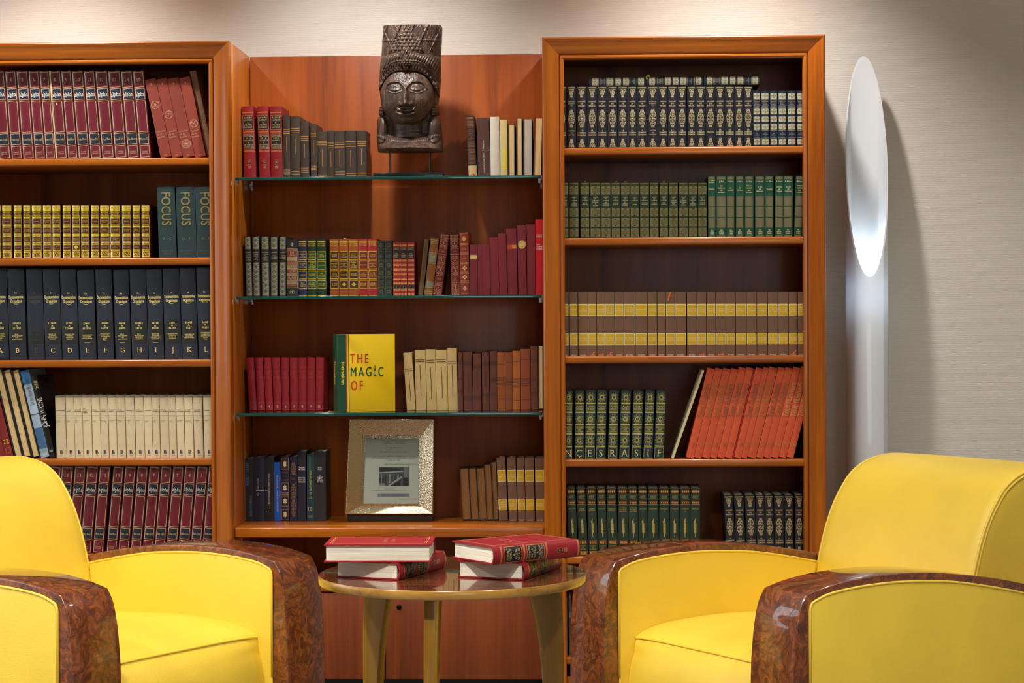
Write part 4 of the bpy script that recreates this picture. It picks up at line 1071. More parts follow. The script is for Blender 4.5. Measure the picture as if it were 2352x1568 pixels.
def s_seal(d):
    c = d.P(.05, .275); r = d.w * .47
    d.poly([(c[0] + r * math.cos(math.pi / 8 + q * math.pi / 4), c[1] + r * 1.15 * math.sin(math.pi / 8 + q * math.pi / 4)) for q in range(8)], col('paper_straw', (214, 188, 112), rough=.6), 'sticker')
    d.ring(c, r * .7, .0012, col('print_ochre', (186, 156, 84), rough=.6), 14, lift=.0009)
def s_sonia(d): d.text('DOMINIQUE\nMONTFERRAT', .22, .016, WHITEP, u=-.8, align=-1, maxw=1.7, lead=1.5); d.text('Les\nCendres\ndu Desert', .36, .020, WHITEP, u=-.7, align=-1, maxw=1.6, lead=1.5, bold=1)
def s_red10(d, num):
    g = col('gilt_worn', (186, 84, 66), rough=.45, metal=.2)
    d.text('LAROUSSE', .185, .015, g, maxw=1.2); d.line(.265, .0007, g, -.7, .7); d.text('DES\nJEUNES', .31, .015, g, maxw=.9, lead=1.8)
    for v in (.375, .395, .84, .86): d.line(v, .0007, g, -.7, .7)
    d.frame(-.7, .8, .865, .985, .0006, g); d.text(num, .925, .048, col('print_blush', (232, 190, 170), rough=.5) if num != '2' else g)
def s_bars(d, v1, v2, bar, mat=None, cross=None):
    m = mat or INK
    for v in (v1, v2): d.line(v, .0016, m, -.86, .86)
    d.ribbon([d.P(bar[2] - .04, bar[0]), d.P(bar[2], (bar[0] + bar[1]) / 2), d.P(bar[2] + .03, bar[1])], .0016, m)
def s_bands(d, vs, bars=()):
    m = col('print_smoke', (52, 36, 28), rough=.6)
    for v in vs: d.line(v, .0011, m, -.98, .98)
    for u, a, b in bars: d.rect(u - .05, u + .05, a, b, m)
def s_vert(d, parts):
    for tx, v, ch, mat, rot, u, mw, ser in parts: d.text(tx, v, ch, mat, rot=rot, u=u, maxw=mw, serif=ser)
def s_leap(d): s_vert(d, [('Nicolas Vanier', .42, .0175, WHITEP, 90 + 180, -.1, .17, 1), ('Loup', .58, .0175, WHITEP, -90, -.1, .08, 1)]); d.line(.525, .0011, WHITEP, -.5, .92)
def s_ocean(d): s_vert(d, [('Les enfants du volcan', .385, .0175, WHITEP, 90, -.1, .25, 1), ('Bernard Simonay', .635, .0175, WHITEP, 90, -.1, .2, 1)]); d.line(.53, .0011, WHITEP, -.9, .1); d.disc(d.P(-.6, .86), .0016, col('nick_tan', (190, 150, 110), rough=.8), 6, name='scuff'); d.disc(d.P(.1, .80), .002, col('nick_tan', (190, 150, 110), rough=.8), 6, name='scuff')
def s_lozenge(d):
    g = GOLDB
    for a, b in ((.04, .205), (.41, .565), (.615, .775), (.82, .985)):
        d.frame(-.9, .9, a, b, .0010, g); c = d.P(0, (a + b) / 2); W, H = d.w * .26, (b - a) * d.h * .36
        d.diamond(c, W * .7, H, GOLDP)
        for sx in (-1, 1):
            for sy in (-1, 1): d.disc((c[0] + sx * W * .55, c[1] + sy * H * .4), W * .28, GOLDP, 8)
    for v in (.585, .595): d.line(v, .0008, g)
    d.text('G. BORDONOVE', .255, .013, g, maxw=1.6); d.text('LA CASTILLE', .37, .014, g, maxw=1.5)
def s_filig(d):
    g = col('gilt_dim', (150, 116, 82), rough=.45, metal=.2)
    lens(d, .10, .26, .7, g, 0); d.frame(-.75, .75, .27, .425, .0008, g); d.text('CONTES\nCRUELS', .345, .011, g, maxw=1.1, lead=1.8); lens(d, .44, .68, .7, g, 0); lens(d, .69, .92, .7, g, 0)
def s_navy2(d): d.text('Sharyn\nMc Crumb', .245, .019, WHITEP, maxw=1.5, bold=1); d.text('RETOUR\nDANS LES\nAPPALACHES', .41, .017, WHITEP, maxw=1.6, lead=1.7, bold=1)
def s_loi(d):
    d.rect(-.45, .1, .02, .5, col('cover_olive', (64, 96, 66), rough=.5), 'title_label', .0003); d.text('la loi, le travail et moi', .455, .045, GOLDP, rot=90, maxw=.42, serif=1); d.text('10', .825, .05, GOLDP, u=-.2, bold=1); d.text('PRATIQUE\nDU DROIT', .935, .012, GOLDP, maxw=1.2)
def s_dark9(d): d.text('ELSE\nCEULEN', .245, .018, WHITEP, maxw=.7, bold=1); d.text('LE\nCORBEAU\nDEUX\nPAYSANS\nBAS SOL', .395, .014, WHITEP, maxw=.95, lead=1.5, bold=1)
def s_label(d, a, b, brk=True, fade=False):
    y = col('label_mustard', (196, 158, 14), rough=.55, vary=.10); w_ = col('label_border', (240, 226, 160), rough=.6); tx = col('print_ivory', (236, 216, 150), rough=.6)
    for (v0, v1), s_ in zip(((.19, .375), (.65, .835)), (a, b)):
        d.rect(-.94, .94, v0, v1, w_, 'title_label', .0004); d.rect(-.94 + .0022 / d.w, .94 - .0022 / d.w, v0 + .008, v1 - .008, y, 'label_field', .0006)
        d.text(s_, (v0 + v1) / 2, .021, tx, maxw=1.5, lead=1.55)
    if brk: d.text('BECKERS', .99, .017, WHITEP, maxw=1.25)
def s_balzac(d, mode=0, low='LA\nCOMÉDIE\nHUMAINE'):
    g = col('gilt_champagne', (226, 208, 164), rough=.36, metal=.4)
    d.rect(-.86, .86, .022, .036, g)
    lens(d, .05, .175, .62, g, 1); lens(d, .395, .655, .68, g, 0); lens(d, .865, .985, .62, g, 2)
    for v in (.20, .365, .68, .835): d.line(v, .0004, col('gilt_blind', (60, 58, 62), rough=.5), -.98, .98)
    up = 'HONORÉ\nDE\nBALZAC'
    if mode: d.text(low, .285, .017, g, maxw=1.4, lead=1.9, rot=180); d.text(up, .755, .017, g, maxw=1.3, lead=1.9, rot=180)
    else: d.text(up, .285, .020, g, maxw=1.4, lead=1.75, bold=1); d.text(low, .755, .020, g, maxw=1.6, lead=1.75, bold=1)
def s_poesie(d, vol, star=''):
    g = col('gilt_silver', (196, 190, 156), rough=.36, metal=.35); dk = col('ground_navy', (18, 28, 44), rough=.5)
    for a, b in ((.05, .15), (.325, .425), (.465, .56), (.60, .70), (.865, .965)): tile(d, a, b, .84, g, dk, 0)
    for v in (.165, .305, .715, .845): d.line(v, .0007, g)
    d.text('ANTHOLOGIE\nDE LA\nPOESIE\nFRANÇAISE', .235, .017, g, maxw=1.55, lead=1.6); d.text('Le\n' + vol + ('\n' + star if star else ''), .78, .017, g, maxw=1.3, lead=1.5)
def s_mazo(d, tx):
    g = col('gilt_olive', (158, 148, 96)); dk = col('ground_green', (14, 36, 20), rough=.5)
    d.rect(-.9, .9, .012, .034, g)
    for a, b in ((.06, .215), (.46, .615), (.645, .80), (.83, .98)): tile(d, a, b, .9, g, dk, 1)
    d.text('MAZO\nDE\nLA ROCHE', .297, .019, GOLDP, maxw=1.25, lead=1.55); d.text(tx, .385, .018, GOLDP, maxw=1.3, lead=1.5)
def s_inities(d, a, b):
    g = col('gilt_hatch', (112, 106, 76), rough=.4, metal=.25)
    for v0, v1 in ((.015, .06), (.335, .495), (.51, .675), (.69, .85), (.975, .998)):
        d.rect(-.86, .82, v0, v1, g)
        n = int((v1 - v0) * d.h / .0022)
        for i in range(n):
            for s in (-.9, .86): d.disc(d.P(s, v0 + (i + .5) * (v1 - v0) / n), .00055, g, 4)
    d.text(a, .093, .020, GOLDP, maxw=1.5, bold=1); d.text(b, .215, .022, GOLDP, maxw=1.4, lead=1.6, bold=1); d.text('les\ngrands\ninitiés', .915, .019, GOLDP, maxw=1.0, lead=1.55, bold=1)
def s_decaux(d, let, num):
    g = col('gilt_lemon', (206, 190, 104), rough=.36, metal=.35); dk = col('ground_teal', (14, 46, 46), rough=.5)
    for vc, mk in ((.095, None), (.415, num), (.73, None)): sun(d, vc, .88, .075, g, dk, mk)
    for v in (.182, .318, .50, .635, .818): d.rect(-.92, .92, v - .010, v + .008, g)
    d.frame(-.82, .82, .20, .30, .0006, g); d.frame(-.82, .82, .52, .62, .0006, g)
    d.text('ALAIN\nDECAUX', .25, .027, g, maxw=1.35, lead=1.45, serif=0, bold=1); d.text('HISTOIRE\nDES\nFRANÇAISES', .57, .021, g, maxw=1.35, lead=1.3, serif=0, bold=1)
    d.frame(-.9, .9, .835, 1.0, .0007, g); d.text(let, .918, .098, GOLDP, wide=.95)
def s_tout(d, num, tone):
    p = col('print_faded%d' % tone, [(146, 92, 48), (168, 110, 48), (138, 84, 60), (190, 146, 88)][tone], rough=.45, metal=.15)
    d.text("Tout l'Univers", .36, .055, p, rot=90, maxw=.47, serif=0, bold=1, wide=.8)
    if num: d.text(num, .855, .048, p, serif=0, bold=0, u=.15); d.text('HACHETTE', .953, .011, p, maxw=1.1, serif=0)
def s_casgreen(d, tx, star):
    g = col('gilt_fasces', (196, 176, 92), rough=.38, metal=.3); r = col('label_crimson', (126, 28, 26), rough=.5)
    for v, k in ((.055, 0), (.22, 1), (.805, 0), (.965, 2)):
        d.rect(-.78, .82, v - .024, v + .024, r, 'title_label', .0004)
        for s in (-.024, .024): d.line(v + s, .0008, g, -.8, .84)
        for i in range(4):
            c = d.P(-.55 + .38 * i, v)
            if k == 1: d.disc(c, d.w * .075, g, 8, lift=.0008)
            else: d.diamond(c, d.w * .09, d.h * .017, g, lift=.0008)
    d.text('ANDRÉ\nCASTELOT', .137, .017, g, maxw=1.2, lead=1.5); d.text(tx, .31 if '\n' not in tx else .325, .018, g, maxw=1.45, lead=1.4)
    if star: d.text(star, .35 if '\n' not in tx else .395, .016, g)
    d.rect(-.22, .24, .525, .67, g); d.rect(-.04, .05, .465, .525, g); d.rect(-.05, .05, .67, .73, g); d.poly([d.P(-.30, .50), d.P(-.05, .47), d.P(-.05, .515), d.P(-.22, .525)], g); d.disc(d.P(0, .465), d.w * .05, g, 6)
    for i in range(6): d.rect(-.20, .22, .54 + .022 * i, .543 + .022 * i, col('ground_bottle', (22, 38, 24), rough=.5), lift=.0009)
    d.text('REVOLUTION\nET\nEMPIRE', .885, .017, g, maxw=1.4, lead=1.45)
# ------------------------------------------------------------------ covers
CV = lambda n, rgb, rough=.42, bump=.25, vary=.10, coat=0.0, bscale=900: plain('cover_' + n, rgb, rough, 0, vary, bump, bscale, coat)
C_ALPHA = CV('burgundy', (100, 22, 36), .36, .15)
C_UNIV = CV('brick_cloth', (128, 44, 24), .7, .4)
C_OX = CV('oxblood', (70, 28, 16), .4)
C_TEAL = CV('dark_teal', (14, 44, 48), .55, .3)
C_NAVY = CV('navy_cloth', (16, 27, 45), .62, .5)
C_CREAM = CV('cream_linen', (208, 190, 152), .75, .5)
C_RED = CV('red_leather', (138, 20, 30), .45)
C_DARK = CV('charcoal_leather', (62, 50, 40), .45, .8, .12, 0, 300)
C_BLACK = CV('black_leather', (30, 32, 36), .4, .3)

# ---- left bookcase, row 1
S = 4.055
xs = [-12, 105, 213, 325, 428, 522, 632, 730, 843, 950, 1070, 1190, 1303, 1412]
rg = ['Bul-Chal', 'Cham-Cons', 'Cons-Doy', 'Dra-Expl', 'Expo-Gif', 'Gim-Infe', 'Infi-Len', 'Len-Mora', 'Mosc-Pav', 'Pay-Rac', 'Rad-Sil', 'Sim-Therm', 'Thermo-Z']
out = row('encyclopedia_volume', [(xs[i] / S, (xs[i + 1] - 7) / S, dict(num=str(i + 3), rng=rg[i], lean=-.068 - .0009 * i)) for i in range(13)],
    lambda i, k: f"burgundy encyclopedia volume numbered {k['num']}, {ORD[i]} from left on left bookcase's top row", '', 'burgundy encyclopedia set on the top row', C_ALPHA, s_alpha, 162.5, 364, SHL[0], D=.20)
# torn cover edge and chips of volume 8
r_, w_, h_ = out[5]
torn = col('torn_paper', (206, 178, 132), rough=.8)
ys_ = np.linspace(0, 1, 15); jit = [.09, .12, .07, .05, .06, .10, .05, .06, .04, .07, .12, .18, .15, .12, .20]
part('torn_edge', [(-w_ / 2 - .0003, -.0004, h_ * y) for y in ys_] + [(-w_ / 2 + w_ * j, -.0004, h_ * y) for y, j in zip(ys_, jit)], [(i, 15 + i, 16 + i, i + 1) for i in range(14)], torn, r_)
for u_, v_, a_ in ((-.02, .62, .0026), (.12, .262, .0016)):
    part('chip', [(u_ * w_ + a_ * .8 * math.cos(k), -.0004 - .0008, h_ * v_ + a_ * 1.5 * math.sin(k)) for k in np.linspace(0, 5.6, 9)], [tuple(range(9))], torn, r_)
for i, (a, b, tx, em) in enumerate(((1497, 1600, '2', .33), (1604, 1703, '3', .46), (1706, 1816, '6', .835), (1820, 1920, '4', .58))):
    put_book('reference_book', 'brick red leaning book numbered %s, %s from left beside the burgundy encyclopedias' % (tx, ORD[i]), 'brick red leaning books', a / S, b / S, (182, 181, 180, 178)[i], 362, YC, SHL[0], -.20, C_UNIV, s_univers, .05, .19, num=tx, em=em)
put_book('worn_book', 'worn pale brown book leaning at the right end of the left top row', None, 1932 / S, 1990 / S, 163, 362, YC + .01, SHL[0], -.20, CV('worn_brown', (118, 82, 58), .7, .5), lambda d: [d.line(v, .0007, col('blind_line', (70, 42, 30), rough=.7)) for v in (.44, .5, .53, .56, .6, .68, .7)], .1, .16)

# ---- left bookcase, row 2
S = 3.564
xr = [(-60, 10), (15, 97), (112, 180), (190, 252), (258, 343), (350, 422), (427, 498), (512, 583), (590, 657), (662, 732), (745, 813), (818, 898), (900, 985), (997, 1075), (1085, 1150), (1158, 1227)]
T4 = [('LA NUIT\nDES ETOILES', 'LES HEURES\nDE LA MER', 'LE MANOIR\nPERDU', 'LA\nCROISEE'), ('RAVEN', 'LE DERNIER\nTRAIN', 'LE PASSEUR\nDES MERS', 'STALLION'), ('LE GRAND\nJOUR', 'ADIEU\nSAMSON', 'RENDEZ-VOUS\nA LISBONNE', 'MATIN')]
row('leather_bound_book', [(a / S, b / S, dict(titles=T4[i % 3], lozenge=(i == 8))) for i, (a, b) in enumerate(xr)],
    'oxblood book covered in gold panels', "on left bookcase's second row", 'gold panelled set', C_OX, s_gilt_brown, 471, 592, SHL[1], D=.14, round_=.16)
for a, b, tx in ((365, 405.5, 'A - C'), (408.3, 451.5, 'D - K'), (452.6, 497, 'R - Z')):
    put_book('encyclopedia_volume', 'tall dark teal encyclopedia volume lettered %s at the end of the second row' % tx.replace(' ', ''), 'dark teal encyclopedia set', a, b, 429.5, 592, YC, SHL[1], -.025, C_TEAL, s_focus, .06, .22, rng=tx)

# ---- left bookcase, row 3
xs = [(-60, 70), (77, 214), (232, 364), (370, 503), (510, 642), (650, 786), (800, 930), (945, 1070), (1080, 1210), (1216, 1341), (1350, 1485), (1492, 1617), (1626, 1750)]
LT = 'ABBCDEFGHIJKL'; NA = ['0001', '100610', '111555', '111600', '11500', '12445', '154400', '16040', '210812', '24150', '5100', '51605', '6168']
NB = ['100600', '111539', '1151', '1140', '124442', '154300', '16025', '21070', '24150', '50525', '51540', '6127', '70220']
LN = ['DISPOSITIONS\nCOMMUNES\nGENERALITES\nDROIT\nB.I.C.', 'B.N.C.\nREVENUS MOBILIERS\nR.F.I.\nREVENUS FONCIERS', 'T.V.A.\nPLUS-VALUES\nIMPOT SUR\nLE REVENU', 'IMPOT SUR\nLE REVENU\nFISCALITE DES\nSOCIETES', 'FISCALITE DES\nSOCIETES\nTAXES SUR\nSALAIRES', 'COMPTABILITE\nECONOMIE\nDROIT DU TRAVAIL']
row('document_binder', [(a / S, b / S, dict(letter=LT[i], a=NA[i], b=NB[i], lines=LN[i % 6], faded=(i == 2), yt=(617.5, 618, 618, 618, 619, 620, 619, 620, 619, 619, 617, 616, 615)[i])) for i, (a, b) in enumerate(xs)],
    lambda i, k: 'navy cloth volume with %sletter %s, %s from left on left bookcase\'s third row' % ('faded ' if k['faded'] else '', k['letter'], ORD[i]), '', 'navy lettered set', C_NAVY, s_docu, 618, 826, SHL[2], lean=-.022, D=.21, round_=.1)

# ---- left bookcase, row 4
S = 3.409
lean = -.236
put_book('hardcover_book', 'plain dark red leaning book at the far left of the fourth row', None, -40 / S, 44 / S, 849, 1052, YC, SHL[3], lean, CV('dark_red', (120, 26, 24)), None, .05, .2)
put_book('hardcover_book', 'dark red leaning book with the gold number 22, fourth row of left bookcase', None, 47 / S, 108 / S, 849, 1052, YC, SHL[3], lean, CV('dark_red', (120, 26, 24)), lambda d: [d.text('22', .82, .05, GOLDY, maxw=1.5, serif=0), d.text('GEO', .25, .1, WHITEP, rot=90, maxw=.2, serif=0), d.frame(-.6, .6, .89, .95, .0008, GOLDB)], .05, .2)
for i, (a, b) in enumerate(((118, 184), (186, 254), (256, 318))):
    put_book('hardcover_book', '%s of three black books leaning with cream page edges outward' % ('leftmost', 'middle one', 'rightmost')[i], 'black books turned page edge out', a / S, b / S, 848, 1052, YC, SHL[3], lean, CV('black_board', (18, 18, 20)), None, .05, .2, PAGE_C, True, .004)
def s_sky(d):
    d.rect(-.98, .98, .0, .16, col('print_skyblue', (40, 106, 160), rough=.4), 'cover_picture', .0003); d.rect(-.98, .98, .16, .5, col('print_mist', (166, 182, 200), rough=.4), 'cover_picture', .0003)
    d.rect(-.98, .98, .66, .9, col('print_slateblue', (58, 96, 136), rough=.4), 'cover_picture', .0003); d.rect(-.98, .98, .5, .508, INK, 'cover_picture', .0005)
    d.text('Sur les routes de la soie', .25, .05, col('print_ink2', (30, 40, 70), rough=.6), rot=90, maxw=.3, serif=0); d.text('GEO', .925, .03, col('print_geo', (60, 130, 90), rough=.6), serif=0); d.text('Gallimard', .965, .016, WHITEP, maxw=1.3)
put_book('travel_book', 'blue and white leaning travel book with mountain photograph, fourth row of left bookcase', None, 322 / S, 388 / S, 851, 1052, YC, SHL[3], lean, CV('pale_blue', (150, 168, 186), .35, 0, .02), s_sky, .05, .19)
def s_wayne(d):
    d.text('JOHN WAYNE', .46, .30, WHITEP, rot=90, maxw=.35, serif=0, wide=.5); d.text('SHAW', .11, .28, col('print_pale_gold', (200, 190, 140), rough=.5), rot=90, maxw=.09, serif=0); d.rect(-.7, .7, .88, .95, WHITEP, 'lettering')
r_, w_, h_ = put_book('biography_book', 'black leaning biography with white lettering beside the cream books, fourth row', None, 394 / S, 434 / S, 863, 1052, YC, SHL[3], -.222, CV('black_gloss', (16, 15, 16), .25, 0, .02), lambda d: [d.text('JOHN WAYNE', .45, .06, WHITEP, rot=90, maxw=.36, serif=0, wide=.8), d.text('SHAW', .11, .05, GOLDP, rot=90, maxw=.1, serif=0), d.text('R. LAFFONT', .92, .02, WHITEP, serif=0, maxw=1.3, lead=1.2)], .05, .19)
def side_text(root, w, D, h, lines, mat, name='lettering'):
    """lettering on the right-hand board of a standing book (lines: text, depth, v, cap height, max width)"""
    V = []; F = []
    for tx, y, v, ch, mw in lines:
        q, f, wd = text_line(tx, 0, 1); k = min(ch, mw / wd) ; n = len(V)
        V += [(w / 2 + .0006, y + p[0] * k, h * (1 - v) + p[1] * ch) for p in q]; F += [tuple(i + n for i in g_) for g_ in f]
    return part(name, V, F, mat, root)
side_text(r_, w_, .19, h_, [('JOHN WAYNE', .08, .08, .016, .13), ('DAN SHAW', .08, .15, .006, .04)], col('print_dim', (60, 48, 44), rough=.4))
xr = [(443, 520), (525, 587), (590, 652), (655, 723), (728, 790), (793, 853), (858, 917), (921, 987), (992, 1060), (1066, 1133), (1137, 1196), (1200, 1255), (1260, 1327), (1330, 1385), (1390, 1447), (1453, 1517), (1523, 1592), (1602, 1672)]
A = ['la traumatique', 'les nuits\nd\'août', 'un hasard\nde voyage', 'une\nfemme\nà part\nentière', "l'oiseau\ndu tonnerre", 'la fin de la\nmoisson', 'le voyageur\nébloui', 'une fille\nde la lagune', 'turbulences', "l'oiseau\ndu tonnerre", 'une sarrasine', 'parfum\nde mandore', "à l'ouest\nun cavalier", 'les uns\nbavarder', 'marina\nà la vasque', 'au risque\nde vivre', 'un amour\ndéfendant', 'la brûlée']
Bn = ['romain\nlecoeur', 'michel\ndéon', 'daniel\ngray', 'pierrette\nsartin', 'anne\nmuriel', 'jacqueline\nd\'amadis', 'jacqueline\nmonsigny', 'madeleine\nchapsal', 'rebecca\nroiston']
row('cloth_bound_book', [(a / S, b / S, dict(a=A[i], b=Bn[i % 9])) for i, (a, b) in enumerate(xr)], 'cream linen book with navy foot emblem', "on left bookcase's fourth row", 'cream linen set', C_CREAM, s_cream, 909.5, 1052.5, SHL[3], lean=-.02, D=.14, round_=.09)

# ---- left bookcase, row 5
tops = [(400, 480, ''), (487, 575, '15'), (590, 672, '13'), (685, 770, '12'), (785, 865, '11'), (893, 970, '10'), (985, 1065, '9'), (1082, 1160, '8'), (1175, 1255, '7'), (1267, 1345, '6'), (1360, 1440, '5'), (1453, 1535, '4'), (1548, 1628, '3'), (1640, 1722, '2')]
RGD = dict(zip([str(i + 3) for i in range(13)], rg)); RGD['2'] = 'Arm-Bub'; RGD[''] = 'Therm'
row('encyclopedia_volume', [(a / S - 18.6, b / S - 17.4, dict(num=n, rng=RGD.get(n, ''))) for a, b, n in tops],
    lambda i, k: (f"burgundy volume numbered {k['num']}, {ORD[13 - i]} from right on left bookcase's bottom row" if k['num'] else 'burgundy volume half hidden behind the left armchair back, bottom row'), '', 'burgundy encyclopedia set on the bottom row', C_ALPHA, s_alpha, 1070.5, 1272, SHL[4], lean=.093, D=.20)

# ---- middle bay, top glass shelf
S = 6.357; bx = lambda v: 530 + v / S
YM = .20; G1 = GZ[0] + .0003
for a, b, n, yr, l in ((200, 370, '5', '1715\n1774', -.033), (420, 583, '6', '1774\n1793', -.028), (590, 760, '8', '1804\n1815', -.014)):
    put_book('history_volume', 'tall red history volume numbered %s, %s on the top glass shelf' % (n, {'5': 'leftmost', '6': 'between its two fellows', '8': 'beside the charcoal books'}[n]), 'red history volumes on the glass shelf', bx(a), bx(b), 244.3, 405.5, YM, G1, l, C_RED, s_castelot, .08, .155, num=n, yr=yr)
dk = [(768, 870, 264.8, (.22, .255, .285, .845, .875, .905), (.34, .555)), (878, 1016, 267.2, (.19, .225, .26, .865, .905), (.35, .595)), (1022, 1145, 279, (.255, .29, .32, .795, .83, .865), (.39, .62)), (1170, 1257, 285.2, (.165, .195, .225, .755, .79, .82), (.315, .55)), (1268, 1411, 302.6, (.20, .235, .275, .90, .95), (.365, .715)), (1415, 1517, 300, (.255, .305, .35, .925, .965), (.42, .745)), (1521, 1667, 301, (.235, .28, .33, .84, .885), (.39, .73)), (1675, 1834, 300, (.225, .275, .325, .87, .92), (.40, .74)), (1840, 1985, 300.3, (.22, .26, .30, .865, .905), (.365, .70))]
for i, (a, b, y, vs, br) in enumerate(dk):
    r_, w_, h_ = put_book('leather_bound_book', 'charcoal leather book with bronze bands, %s from left beside the red history volumes' % ORD[i], 'charcoal books with bronze bands', bx(a), bx(b), y, 405, YM + .006 * (i % 3), G1, -.004, C_DARK, s_dark, .10, (.15 if i < 4 else .12), PAGE_G, vs=vs, bar=br)
r_lab = part('paper_label', [(w_ / 2 + .0006, .025, .062), (w_ / 2 + .0006, .095, .062), (w_ / 2 + .0006, .095, .094), (w_ / 2 + .0006, .025, .094)], [(0, 1, 2, 3)], col('label_tan', (120, 78, 30), rough=.7), r_)
S2 = 3.919; cx2 = lambda v: 840 + v / S2
put_book('worn_book', 'striped dark brown book with tape and a red dot at its foot', None, cx2(928), cx2(1003), 265.7, 402, YM, G1, -.047, CV('umber', (58, 32, 28), .55), s_striped, .14, .13)
put_book('novel', 'dark brown novel with white upright lettering, right of the carved head', None, cx2(1012), cx2(1122), 270.9, 402, YM, G1, -.02, CV('chocolate', (72, 40, 30), .6), s_eva, .03, .14)
put_book('novel', 'plain off-white book right of the carved head', None, cx2(1124), cx2(1206), 268.5, 402, YM, G1, -.006, CV('offwhite', (214, 208, 190), .55, .1), None, .12, .14)
put_book('novel', 'cream book with a bright yellow title strip, right of the carved head', None, cx2(1213), cx2(1277), 275.2, 402, YM, G1, -.004, CV('pale_cream', (206, 190, 126), .6, .1), s_yellowprint, .06, .13)
fe = [(1283, 1343, 285, 'short cream page-edge book', PAGE_C), (1357, 1410, 270.5, 'cream page-edge book with black boards', PAGE_C), (1417, 1498, 272, 'grey page-edge book with navy boards', PAGE_G), (1506, 1580, 270.2, 'cream page-edge book with navy boards', PAGE_C)]
for i, (a, b, y, lb, pg) in enumerate(fe):
    put_book('turned_book', lb + ' turned spine inward, %s from the right bookcase' % ('fourth', 'third', 'second', 'first')[i], 'books turned spine inward on the top glass shelf', cx2(a), cx2(b), y, 402, YM, G1, (0, 0, .004, .03)[i], CV('navy_board', (22, 26, 44), .5, 0), None, .1, .14, pg, True, .002)

# ---- middle bay, second glass shelf
S = 6.533; bx = lambda v: 540 + v / S; G2 = GZ[1] + .0003
ch = ['L\'ATLANTIDE\nPOUR DON\nCARLOS\nLE\nROI LEPREUX', 'ALBERTE\nLE PUITS\nDE\nJACOB', 'LA CHAUSSEE\nDES\nGEANTS\nLE ROI\nLEPREUX', 'MLLE\nDE LA FERTE\nBETHSABEE', 'KOENIGSMARK\nLA CHATELAINE\nDU LIBAN']
for i, (a, b) in enumerate(((165, 264), (270, 378), (396, 520), (530, 642), (657, 768))):
    put_book('leather_bound_book', 'tall grey-black book with chain pattern spine, %s from left on the middle glass shelf' % ORD[i], 'grey-black chain patterned set', bx(a), bx(b), 543, 678.5, YM, G2, (-.025, -.014, -.006, .004, .006)[i], C_BLACK, s_chain, .14, .15, tx=ch[i])
put_book('novel_collection', 'black book with stacked rust title labels, beside the chain patterned set', None, bx(778), bx(941), 550.7, 678.5, YM - .004, G2, 0, CV('ink', (26, 28, 32), .45, .1), s_selbig, .04, .14)
navp = col('label_royal', (24, 28, 82), rough=.5); grp = col('label_green', (6, 76, 36), rough=.5); brp = col('label_umber', (60, 26, 14), rough=.5); rdp = col('label_wine', (112, 18, 26), rough=.5)
sel = [(948, 1085, 'navy', (26, 30, 70), navp, 0), (1088, 1226, 'dark green', (20, 48, 32), grp, 0), (1232, 1371, 'dark green', (20, 48, 32), grp, 0), (1425, 1562, 'tan orange', (166, 76, 24), brp, 0), (1567, 1705, 'tan orange', (166, 76, 24), brp, 1), (1710, 1855, 'tan orange', (166, 76, 24), brp, 1), (1862, 1995, 'bright red', (170, 22, 34), rdp, 0), (2000, 2140, 'bright red', (170, 22, 34), rdp, 0)]
pos = ['beside the rust labelled book', 'left one of the two', 'right one of the two', 'leftmost of the three', 'middle one of the three', 'rightmost of the three', 'left one of the two', 'right one of the two']
ST = [('GERALD\nET\nL\'ENFANT', 'LA NUIT\nDE\nMICHEL-ANGE', 'HAMMOND', 'MAX\nCHATTE\nKRILLA'), ('LES LYS\nDE LA\nMOUSSE', 'TEMPS\nDES\nVACHES\nMAIGRES', 'MUSTEL\nL\'ESQUIMAU', 'LE VIEIL\nHOMME\nET LE LOUP'), ('NOEL\nSAUVE', 'MATELOTS', 'LES\nCOMPAGNONS\nDES FORETS', 'MON AMI\nDE NOEL'), ('SANGS\nMELES', 'MATINS\nDE\nKYOTO', 'DITES\nLE LUI\nPOUR MOI', 'LE PERE\nBLANC')]
for i, (a, b, nm, rgb, pn, lz) in enumerate(sel):
    r_, w_, h_ = put_book('novel_collection', f'{nm} novel with four gold-framed labels, {pos[i]}, middle glass shelf', 'collections with four labels', bx(a), bx(b), (549.6, 549.6, 549.6, 549, 549, 549, 548.5, 548.5)[i], 678.3, YM, G2, -.003, CV('sel_' + nm.replace(' ', '_'), rgb, .4, .1, .03), s_selec, .12, .14, panel=pn, titles=ST[i % 4], lozenge=bool(lz))
    if i == 4: strip('page_marker', r_, [(0, .01, h_), (.002, .012, h_ + .003), (.006, .02, h_ + .002)], .009, col('paper_bright', (240, 230, 200), rough=.6), (0, 0, 1))
S = 6.189; bx = lambda v: 880 + v / S
for a, b, p_, q_ in ((-75, 24, 'left', ('GUY\nBRESSET', 'LE PASSE\nDE\nMONSIEUR')), (28, 131, 'right', ('RAYMOND\nRADIGUET', 'LE BAL DU\nCOMTE\nD\'ORGEL'))):
    put_book('leather_bound_book', f'blackish green book with gilt stars, {p_} one of two on the middle glass shelf', 'black-green star tile books', bx(a), bx(b), 552, 677.5, YM, G2, 0, CV('black_green', (28, 34, 30), .42), s_starbox, .12, .14, a=q_[0], b=q_[1])
for i, (a, b) in enumerate(((143, 238), (243, 340), (345, 447))):
    put_book('novel', 'small scarlet gold-barred book numbered %d, %s of three on the middle glass shelf' % (i + 1, ('leftmost', 'middle', 'rightmost')[i]), 'scarlet three-volume set', bx(a), bx(b), 556, 676.8, YM, G2, 0, CV('scarlet', (158, 20, 22), .42), s_redgold, .08, .12, num=str(i + 1))
put_book('worn_book', 'thin worn brown book leaning right beside the scarlet set', None, bx(500), bx(563), 549.5, 676.5, YM, G2, .115, CV('drab', (112, 84, 50), .75, .4), s_brownthin, .1, .12)
